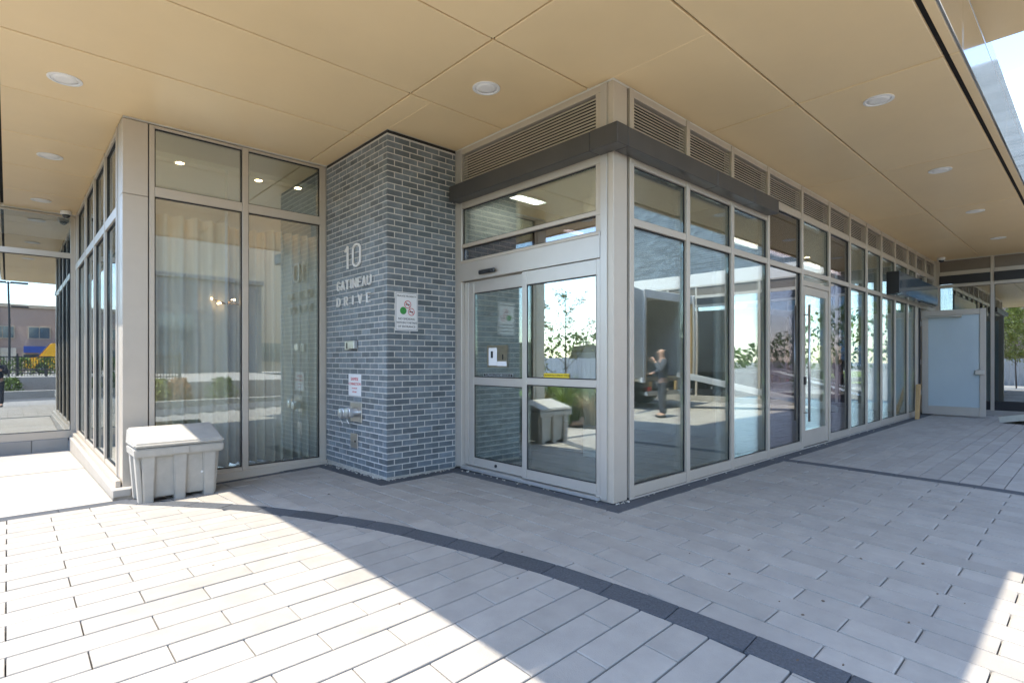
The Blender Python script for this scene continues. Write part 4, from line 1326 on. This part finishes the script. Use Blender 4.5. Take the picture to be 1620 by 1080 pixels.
def profile_body(pts, w, bev=.05):
    """side outline (length, height) extruded across the width."""
    bm = bmesh.new()
    L = [bm.verts.new((-w / 2, a, b)) for a, b in pts]; Q = [bm.verts.new((w / 2, a, b)) for a, b in pts]
    bm.faces.new(L); bm.faces.new(list(reversed(Q)))
    n = len(pts)
    for i in range(n): bm.faces.new((L[i], Q[i], Q[(i + 1) % n], L[(i + 1) % n]))
    bmesh.ops.recalc_face_normals(bm, faces=bm.faces)
    bmesh.ops.bevel(bm, geom=bm.edges[:], offset=bev, segments=2, affect='EDGES')
    return bm
def wheel(t, x, y_, r=.34, w=.22):
    bm = bmesh.new(); lathe_into(bm, [(r * .6, -w / 2), (r * .95, -w / 2), (r, -w / 3), (r, w / 3), (r * .95, w / 2), (r * .6, w / 2)], (x, y_, r), 'X', 22); wh = obj('wheel', bm, 'rubber', t, local=True)
    bm = bmesh.new(); lathe_into(bm, [(r * .58, -w * .44), (r * .2, -w * .52), (r * .2, w * .52), (r * .58, w * .44)], (x, y_, r), 'X', 16); obj('rim', bm, 'alu', wh, local=True)
def van(name, label, loc, rz, m, hgt, L):
    t = thing(name, label, 'van', loc, rz)
    h2 = L / 2
    obj('body', profile_body([(-h2, .35), (h2, .35), (h2, .95), (h2 - .75, 1.1), (h2 - 1.35, hgt - .05), (h2 - 1.8, hgt), (-h2 + .1, hgt), (-h2, hgt - .3)], 1.9), m, t, local=True)
    for s_ in (-1, 1):
        for a, b in ((-h2 + .25, -h2 + 1.5), (-h2 + 1.6, -.1), (0, h2 - 1.6)):
            bm = bmesh.new(); box_into(bm, s_ * .951 - .006, s_ * .951 + .006, a, b, hgt * .58, hgt * .87); obj('window', bm, 'winglass', t, local=True)
        for y_ in (-h2 + .9, h2 - .9): wheel(t, s_ * .86, y_)
        bm = bmesh.new(); box_into(bm, s_ * .7 - .12, s_ * .7 + .12, h2 - .01, h2 + .015, .68, .82); obj('headlight', bm, 'lens', t, local=True)
    bm = bmesh.new(); v = [bm.verts.new(p) for p in ((-.8, h2 - .73, 1.14), (.8, h2 - .73, 1.14), (.75, h2 - 1.33, hgt - .12), (-.75, h2 - 1.33, hgt - .12))]
    bm.faces.new(v); bmesh.ops.translate(bm, verts=bm.verts, vec=(0, .03, .02)); obj('windscreen', bm, 'winglass', t, local=True)
van('dark_van', 'black van parked beyond the pale board fence', (-12.0, 15.6, -.4), 0.0, 'carblack', 2.45, 5.4)
van('yellow_van', 'orange yellow van parked behind the black fence on the terrace', (2.9, -21.5, .49), R(90), 'busyellow', 2.0, 4.4)

# ---- iron fence, bench, planters, lamp post on the terrace
pf = thing('iron_fence', 'black iron picket fence standing on the terrace', 'fence', (0, -14, .48))
for k in range(90):
    x = -5 + k * .12
    bx('picket', 'ironblack', x - .012, x + .012, -14.012, -13.988, .49, 1.60, pf, 0)
for z in (.62, 1.52): bx('rail', 'ironblack', -5.05, 5.75, -14.03, -13.97, z, z + .05, pf, 0)
for k in range(5): bx('post', 'ironblack', -5.1 + k * 2.7, -5.02 + k * 2.7, -14.06, -13.94, .49, 1.72, pf, .005)
G5 = 'clipped hedge shrubs behind the iron fence'
for k in range(7):
    shrub(ORD[k] + ' dense dark hedge shrub from the left behind the iron fence', (-2.6 + k * 1.05, -14.8, .48), .62, 1.05, 'leaf', 700, .09, 140 + k, G5)
be = thing('bench', 'charcoal slatted bench on the terrace edge', 'bench', (.75, -10.6, .48))
for k in range(5): bx('slat', 'planter', -.15, 1.55, -10.9 + k * .1, -10.82 + k * .1, .86, .90, be, .004)
for x in (-.05, 1.37): bx('leg', 'planter', x, x + .09, -10.88, -10.46, .485, .858, be, .004)
def pot(label, x, y_, r):
    t = thing('planter', label, 'planter', (x, y_, .48), group='round planters on the terrace')
    bm = bmesh.new(); lathe_into(bm, [(r * .55, 0), (r, .55), (r * 1.08, .57), (r * 1.08, .64), (r * .9, .64), (r * .88, .58)], (0, 0, .003), 'Z', 20); obj('pot', bm, 'planter', t, local=True)
    bm = bmesh.new(); rnd = random.Random(int(x * 10)); [leaf_quad(bm, Vector((rnd.gauss(0, r * .4), rnd.gauss(0, r * .4), .62 + rnd.random() * .3)), .08, rnd) for _ in range(160)]; obj('foliage', bm, 'leaf', t, local=True)
pot('round charcoal planter beside the bench on the terrace', 2.1, -10.5, .33)
pot('round charcoal planter near the right end of the iron fence', 3.6, -11.2, .3)
lp = thing('lamp_post', 'tall black lamp post with twin arms near the iron fence', 'lamp post', (.02, -24.0, .48))
bm = bmesh.new(); tube_into(bm, [(.02, -24, .48), (.02, -24, 6.6)], .07, 10, .05); obj('pole', bm, 'ironblack', lp)
for z, s_ in ((6.55, 1), (6.55, -1), (5.0, 1)):
    bx('lamp_head', 'ironblack', .02 + (.1 if s_ > 0 else -1.0), .02 + (1.0 if s_ > 0 else -.1), -24.12, -23.88, z - .06, z + .05, lp, .02)
bm = bmesh.new(); tube_into(bm, [(-.1, -24, 6.5), (.14, -24, 6.5)], .03, 8); obj('cross_arm', bm, 'ironblack', lp)

# ---- buildings round the forecourt
def building(name, label, x0, x1, y0, y1, z0, z1, wm, face, wins, doors=(), awn=(), trim='stone', cap=.35):
    """wins: list of (u0,u1,z0,z1) on the face towards the forecourt ('+y', '+x' or '-x')."""
    t = thing(name, label, 'building', ((x0 + x1) / 2, (y0 + y1) / 2, z0))
    bx('wall', wm, x0, x1, y0, y1, z0, z1, t, .02)
    bx('roof_parapet', trim, x0 - .15, x1 + .15, y0 - .15, y1 + .15, z1 + .003, z1 + cap, t, .03)
    def put(nm, m, u0, u1, a, b, d0, d1, par):
        if face == '+y': return bx(nm, m, u0, u1, y1 + d0, y1 + d1, a, b, par, .01)
        if face == '+x': return bx(nm, m, x1 + d0, x1 + d1, u0, u1, a, b, par, .01)
        return bx(nm, m, x0 - d1, x0 - d0, u0, u1, a, b, par, .01)
    for u0, u1, a, b in wins:
        w_ = put('window', trim, u0 - .1, u1 + .1, a - .1, b + .1, .003, .08, t)
        put('glass_pane', 'winglass', u0, (u0 + u1) / 2 - .03, a, b, .085, .10, w_)
        put('glass_pane', 'winglass', (u0 + u1) / 2 + .03, u1, a, b, .085, .10, w_)
    for u0, u1, a, b in awn:
        put('awning', 'awning', u0, u1, a, b, .11, .9, t)
    for u0, u1, a, b in doors:
        put('door', 'frame', u0, u1, a, b, .003, .12, t)
    return t
bd = building('shop_building', 'two storey tan brick shop building with blue awning behind the terrace', -16, 7, -54, -42, .3, 6.2, 'redbrick', '+y',
         [(-6.4 + k * 2.6, -4.9 + k * 2.6, 3.4, 4.4) for k in range(5)] + [(-6.5, -4.5, .8, 2.4), (-3.2, -1.0, .8, 2.2), (1.0, 5.0, .8, 1.9)], doors=((-.6, .5, .35, 2.5),),
         awn=((-3.4, -.9, 2.3, 2.8), (1.0, 5.2, 2.05, 2.65)))
bx('pilaster', 'stone', -1.0, -.75, -41.995, -41.7, .3, 6.1, bd, .02)
bx('pilaster', 'stone', -4.2, -3.9, -41.995, -41.7, .3, 6.1, bd, .02)
building('grey_building', 'dark grey clad building corner right of the yellow van', 3.1, 14, -36, -28.5, .3, 7.0, 'greywall', '+y',
         [(4.2, 6.2, 1.0, 4.5), (7.4, 9.4, 1.0, 4.5)], trim='greywall')
building('added_backdrop_block', 'tall beige block added behind the low grey building to fill the bay glass reflection', 4.7, 44, -50, -37.5, .3, 27, 'stone', '+y',
         [(a, a + 2.2, b, b + 1.7) for a in (6, 9.5, 13, 16.5, 20, 23.5, 27, 30.5, 34) for b in (1.2, 18.5, 22.0)])  # added block: hides the sky and lends a beige reflection to the bay glass
building('brown_building', 'low brown wall building beyond the lawn with flat roof', -46, -31, -32, -18, -.4, 3.0, 'stone', '+x',
         [(-30, -28.5, .6, 2.0), (-24, -22.5, .6, 2.0)], cap=.2)
building('brick_house', 'brick apartment house with paired windows beyond the board fence', -44, -34, -3, 30, -.4, 8.5, 'redbrick', '+x',
         [(a, a + 1.6, b, b + 1.5) for a in (-1, 3, 7, 11, 15, 19, 23, 27) for b in (.6, 3.4, 6.2)])
ap = thing('apartment_tower', 'distant white apartment tower with blue glass balconies', 'building', (-95, -32, -.4))
bx('core', 'apart', -108, -92, -52, -12, -.4, 33, ap, .05)
for fl in range(11):
    for k in range(8):
        z = fl * 3.0 + .3; y_ = -51.5 + k * 4.95
        wn = bx('window', 'apartglass', -91.99, -91.9, y_ + .3, y_ + 4.2, z + .5, z + 2.5, ap, 0)
        bx('balcony', 'apart', -91.98, -90.6, y_, y_ + 4.5, z - .1, z + .12, ap, 0)
        bx('balcony_guard', 'apartglass', -90.66, -90.6, y_ + .05, y_ + 4.45, z + .13, z + 1.2, ap, 0)

# ------------------------------------------------------------------ moving truck with ramp (seen mirrored in the glazing)
gz_t = zg(14.5, -3.0)
tk = thing('box_truck', 'white box truck with open rear and worn ochre door frame', 'truck', (14.55, -2.5, gz_t))
W, LEN, F0, TOP = 1.32, 6.2, .95, 3.42
bx('cargo_floor', 'truckin', -W, W, -LEN, -.02, F0 - .12, F0, tk, 0, local=True)
for s_ in (-1, 1):
    bx('side_wall', 'truckwhite', s_ * W - .03, s_ * W + .03, -LEN, -.10, F0 + .003, TOP, tk, .01, local=True)
    bx('rear_post', 'truckwhite', s_ * W - .03, s_ * W + .07, -.095, .04, F0 - .15, TOP + .03, tk, .01, local=True)
    bx('door_jamb', 'rust', s_ * (W - .09) - .04, s_ * (W - .09) + .055, -.09, .02, F0 - .1, TOP - .225, tk, .01, local=True)
    bx('tail_light', 'inkred', s_ * 1.05 - .09, s_ * 1.05 + .09, .0, .03, .55, .68, tk, .01, local=True)
    for y_ in (-1.6, -2.7, -7.6):
        bm = bmesh.new(); lathe_into(bm, [(.28, -.2), (.46, -.2), (.48, -.14), (.48, .14), (.46, .2), (.28, .2)], (s_ * 1.05, y_, .48), 'X', 22); wh = obj('wheel', bm, 'rubber', tk, local=True)
        bm = bmesh.new(); lathe_into(bm, [(.27, -.12), (.1, -.17), (.1, .17), (.27, .12)], (s_ * 1.05, y_, .48), 'X', 16); obj('rim', bm, 'alu', wh, local=True)
bx('front_bulkhead', 'truckwhite', -W + .04, W - .04, -LEN, -LEN + .04, F0 + .003, TOP - .002, tk, 0, local=True)
bx('roof', 'fibreglass', -W - .02, W + .02, -LEN, -.10, TOP + .003, TOP + .05, tk, .01, local=True)
bx('rear_header', 'truckwhite', -W + .06, W - .06, -.09, .02, TOP - .22, TOP + .03, tk, .01, local=True)
bx('bumper', 'steel', -1.2, 1.2, -.05, .06, .42, .54, tk, .01, local=True)
for s_ in (-.95, -.35, .35, .95): bx('bumper_bracket', 'rust', s_ - .05, s_ + .05, -.05, .02, .545, F0 - .125, tk, .01, local=True)
bx('chassis', 'blackmetal', -.5, .5, -8.6, -.1, .6, .82, tk, .01, local=True)
lo = bx('rear_door', 'truckwhite', 0, 1.25, -.03, .03, F0, TOP - .02, tk, .01, local=True); lo.location = (-W - .08, .0, 0); lo.rotation_euler = (0, 0, R(162))
obj('cab', profile_body([(-8.9, .45), (-6.4, .45), (-6.4, 2.75), (-7.9, 2.75), (-8.55, 1.75), (-8.9, 1.6)], 2.3), 'truckwhite', tk, local=True)
for s_ in (-1, 1): bx('cab_window', 'winglass', s_ * 1.152 - .006, s_ * 1.152 + .006, -8.2, -6.9, 1.65, 2.5, tk, 0, local=True)
G6 = 'moving boxes inside the truck'
for k, (a, b, c, s_, lab) in enumerate(((13.7, -5.2, 0, .7, 'large tan moving box at the left inside the truck'), (14.5, -5.6, 0, .6, 'tan moving box in the middle inside the truck'), (13.75, -5.2, .72, .5, 'small tan moving box on top of the large box'))):
    z0 = gz_t + F0 + .002 + c
    tag(bx('moving_box', 'paper', a - s_ / 2, a + s_ / 2, b - s_ / 2, b + s_ / 2, z0, z0 + s_, None, .008), lab, 'box', G6)

rp = thing('loading_ramp', 'long aluminium loading ramp sloping from the truck to the paving', 'ramp', (15.4, -.5, 0))
A, B = Vector((14.95, -2.42, gz_t + F0 + .03)), Vector((16.35, 1.45, zg(12, 1.4) + .03))
dv = (B - A).normalized(); sv = Vector((dv.y, -dv.x, 0)).normalized(); nv = sv.cross(dv).normalized()
if nv.z < 0: nv = -nv
def ramp_bar(nm, s0, s1, h0, h1, t0=0.0, t1=1.0):
    bm = bmesh.new()
    P, Q = A.lerp(B, t0), A.lerp(B, t1)
    v = [bm.verts.new(p + sv * s + nv * hh) for p in (P, Q) for s, hh in ((s0, h0), (s1, h0), (s1, h1), (s0, h1))]
    for q in ((3, 2, 1, 0), (4, 5, 6, 7), (0, 1, 5, 4), (1, 2, 6, 5), (2, 3, 7, 6), (3, 0, 4, 7)): bm.faces.new([v[i] for i in q])
    bmesh.ops.recalc_face_normals(bm, faces=bm.faces)
    return obj(nm, bm, 'alu', rp)
ramp_bar('deck', -.36, .36, 0, .03)
ramp_bar('side_rail', -.41, -.362, -.03, .10); ramp_bar('side_rail', .362, .41, -.03, .10)
for k in range(14): ramp_bar('tread', -.35, .35, .031, .042, .04 + k * .068, .045 + k * .068)

# ------------------------------------------------------------------ people
def skin_mesh(name, verts, edges, radii, m, parent, root=0, sub=2):
    me = bpy.data.meshes.new(name)
    me.from_pydata([Vector(v) for v in verts], edges, [])
    me.materials.append(MT[m])
    o = bpy.data.objects.new(name, me)
    COL.objects.link(o); o.parent = parent
    md = o.modifiers.new('skin', 'SKIN'); md.use_smooth_shade = True
    for i, r_ in enumerate(radii):
        sv_ = me.skin_vertices[0].data[i]
        sv_.radius = (r_, r_) if not isinstance(r_, tuple) else r_
        sv_.use_root = (i == root)
    sb_ = o.modifiers.new('subdivision', 'SUBSURF'); sb_.levels = sub; sb_.render_levels = sub
    return o

def person(label, loc, rz, top, legs, hgt=1.75, raise_r=True, holding=False, hairm='hair'):
    """figure faces local +Y."""
    t = thing('person', label, 'person', loc, rz)
    k = hgt / 1.75
    sh, hp = 1.43, .93
    if raise_r:   # right hand to the mouth, left arm folded across
        ra = [(.185, .0, sh), (.22, .10, 1.16), (.06, .22, 1.44)]
        la = [(-.185, .0, sh), (-.24, .05, 1.15), (-.02, .24, 1.13)]
    elif holding:
        ra = [(.185, .0, sh), (.23, .08, 1.17), (.10, .30, 1.32)]
        la = [(-.185, .0, sh), (-.23, .08, 1.17), (-.10, .30, 1.30)]
    V, Eg, Rd = [], [], []
    def add(p, r_, link=None):
        V.append(tuple(c * k for c in p)); Rd.append(r_ * k if not isinstance(r_, tuple) else (r_[0] * k, r_[1] * k))
        if link is not None: Eg.append((link, len(V) - 1))
        return len(V) - 1
    pel = add((0, 0, hp), (.14, .10)); wa = add((0, .01, 1.10), (.13, .095), pel); ch = add((0, 0, 1.33), (.16, .11), wa)
    nk = add((0, .01, 1.50), .055, ch); hd0 = add((0, .03, 1.57), .07, nk); hd1 = add((0, .035, 1.66), (.075, .095), hd0); add((0, .02, 1.735), .05, hd1)
    for arm in (ra, la):
        a = add(arm[0], .055, ch); b = add(arm[1], .042, a); c = add(arm[2], .030, b)
    for s_ in (-1, 1):
        a = add((s_ * .09, 0, .86), .085, pel); b = add((s_ * .10, .02, .48), .056, a); c = add((s_ * .10, -.01, .10), .040, b); add((s_ * .11, .13, .045), .035, c)
    skin_mesh('body', V, Eg, Rd, 'skin', t)
    # shirt
    V, Eg, Rd = [], [], []
    pel = add((0, 0, .90), (.165, .125)); wa = add((0, .01, 1.10), (.155, .12), pel); ch = add((0, 0, 1.34), (.18, .13), wa); add((0, .005, 1.47), .075, ch)
    for arm in (ra, la):
        a = add(arm[0], .075, ch); b = add(arm[1], .062, a)
        e_ = Vector(arm[1]).lerp(Vector(arm[2]), .86); add(tuple(e_), .046, b)
    skin_mesh('top', V, Eg, Rd, top, t)
    V, Eg, Rd = [], [], []
    pel = add((0, 0, .96), (.155, .12))
    for s_ in (-1, 1):
        a = add((s_ * .09, 0, .85), .10, pel); b = add((s_ * .10, .02, .48), .078, a); add((s_ * .10, -.01, .09), .066, b)
    skin_mesh('trousers', V, Eg, Rd, legs, t)
    for s_ in (-1, 1):
        V, Eg, Rd = [], [], []
        a = add((s_ * .10, -.05, .045), .045); b = add((s_ * .108, .06, .042), .046, a); add((s_ * .115, .17, .034), .036, b)
        skin_mesh('shoe', V, Eg, Rd, 'shoe', t, sub=1)
    # face and hair
    bm = bmesh.new()
    V, Eg, Rd = [], [], []
    a = add((0, -.01, 1.715), (.066, .075)); add((0, -.045, 1.66), (.066, .05), a)
    skin_mesh('hair', V, Eg, Rd, hairm, t, sub=2)
    V, Eg, Rd = [], [], []
    a = add((0, .118, 1.665), .011); b = add((0, .142, 1.628), .015, a)
    skin_mesh('nose', V, Eg, Rd, 'skin', t, sub=1)
    for s_ in (-1, 1):
        bm = bmesh.new(); bmesh.ops.create_icosphere(bm, subdivisions=1, radius=.011 * k, matrix=Matrix.Translation((s_ * .032 * k, .118 * k, 1.672 * k))); obj('eye', bm, 'ink', t, local=True)
        bm = bmesh.new(); bmesh.ops.create_icosphere(bm, subdivisions=2, radius=.022 * k, matrix=Matrix.Translation((s_ * .082 * k, .02 * k, 1.652 * k)) @ Matrix.Diagonal((.45, .8, 1.3, 1))); obj('ear', bm, 'skin', t, local=True)
    bx('mouth', 'inkred', -.022 * k, .022 * k, .118 * k, .124 * k, 1.598 * k, 1.604 * k, t, .001, local=True)
    # hands: palm plus five bent fingers
    for arm, s_ in ((ra, 1), (la, -1)):
        p = Vector(arm[2]); d0 = (p - Vector(arm[1])).normalized()
        side = d0.cross(Vector((0, 0, 1))).normalized(); nrm = side.cross(d0)
        V, Eg, Rd = [], [], []
        w0 = add(tuple(p - d0 * .02), .026); pm = add(tuple(p + d0 * .05), (.036, .018), w0)
        for f in range(4):
            b0 = p + d0 * .085 + side * (f - 1.5) * .020; L_ = (.062, .072, .066, .052)[f]
            q1 = add(tuple(b0), .0095, pm); q2 = add(tuple(b0 + d0 * L_ * .5 - nrm * .012), .0088, q1); add(tuple(b0 + d0 * L_ * .75 - nrm * .035), .008, q2)
        q1 = add(tuple(p + d0 * .03 + side * .036 * s_), .011, w0); add(tuple(p + d0 * .075 + side * .052 * s_ - nrm * .015), .009, q1)
        skin_mesh('hand', V, Eg, Rd, 'skin', t, sub=1)
    return t
# mirrored in the long glazing: man in profile, hand to mouth
person('man in grey sweatshirt and trousers standing with a hand to his mouth', (11.9, -1.06, zg(11.9, -1.06)), math.atan2(-.677, -.736) - R(90), 'sweater', 'jeans', 1.70)
person('person in dark jacket holding something up in front of the chest', (-.28, -.62, zg(-.28, -.62)), R(8), 'darkcloth', 'jeans', 1.75, raise_r=False, holding=True)

# ------------------------------------------------------------------ litter on the paving
def ground_from_px(px, py):
    c, s_ = math.cos(YAW), math.sin(YAW)
    u, v = (px - 810) / 866, (570 - py) / 866
    dx, dy = c + s_ * u, s_ - c * u
    z = 0.0
    for _ in range(12):
        t_ = (z - 1.35) / v
        z = zg(dx * t_, dy * t_)
    return dx * t_, dy * t_
rnd = random.Random(5)
bm = bmesh.new()
spots = [(965, 819), (1091, 875), (1186, 869), (1154, 907), (1362, 883), (1266, 825), (1303, 800), (1184, 870), (1233, 951), (1302, 950), (1460, 891), (1483, 939), (1559, 903), (540, 812), (722, 841), (520, 781), (505, 755), (544, 760), (826, 873), (819, 914), (632, 955), (508, 836), (440, 784), (1270, 972), (1438, 984)]
for px, py in spots + [(rnd.uniform(300, 1600), rnd.uniform(740, 1070)) for _ in range(6)]:
    x, y_ = ground_from_px(px, py)
    if (x > XC - .05 and y_ > YC - .05) or (x > XP - .05 and y_ > YP - .05) or y_ > YB - .1: continue
    n = 7; a0_ = rnd.uniform(0, 6); r_ = rnd.uniform(.003, .009)
    P = [(x + r_ * rnd.uniform(.6, 1.2) * math.cos(a0_ + k * 6.283 / n) * 1.5, y_ + r_ * rnd.uniform(.6, 1.2) * math.sin(a0_ + k * 6.283 / n)) for k in range(n)]
    prism_into(bm, P, lambda a, b: zg(a, b) - .001, lambda a, b: zg(a, b) + .0030)
tag(obj('leaf_litter', bm, 'bark', kind='stuff'), 'small dark leaf bits and gum marks scattered on the paving', 'litter')
bm = bmesh.new()
def crumbs(x0, y0, x1, y1, n, wob=.03):
    for _ in range(n):
        u = rnd.random(); x = x0 + (x1 - x0) * u + rnd.gauss(0, wob); y_ = y0 + (y1 - y0) * u + rnd.gauss(0, wob)
        r_ = rnd.uniform(.004, .013)
        bmesh.ops.create_icosphere(bm, subdivisions=1, radius=r_, matrix=Matrix.Translation((x, y_, zg(x, y_) + r_ * .6)) @ Matrix.Diagonal((1, rnd.uniform(.6, 1.4), .7, 1)))
crumbs(XC + .02, YC - .02, XC + .22, YC - .03, 30, .012)
crumbs(XP - .03, YP + .1, XP - .02, YB - .1, 90, .022)
crumbs(XP, YP - .03, XC - .05, YP - .03, 40, .02)
crumbs(4.6, YC - .06, 15, YC - .06, 60, .03)
crumbs(XC - .05, 3.3, XC - .05, 5.5, 25, .02)
tag(obj('mortar_crumbs', bm, 'parge', kind='stuff'), 'pale mortar crumbs along the foot of the walls', 'debris')
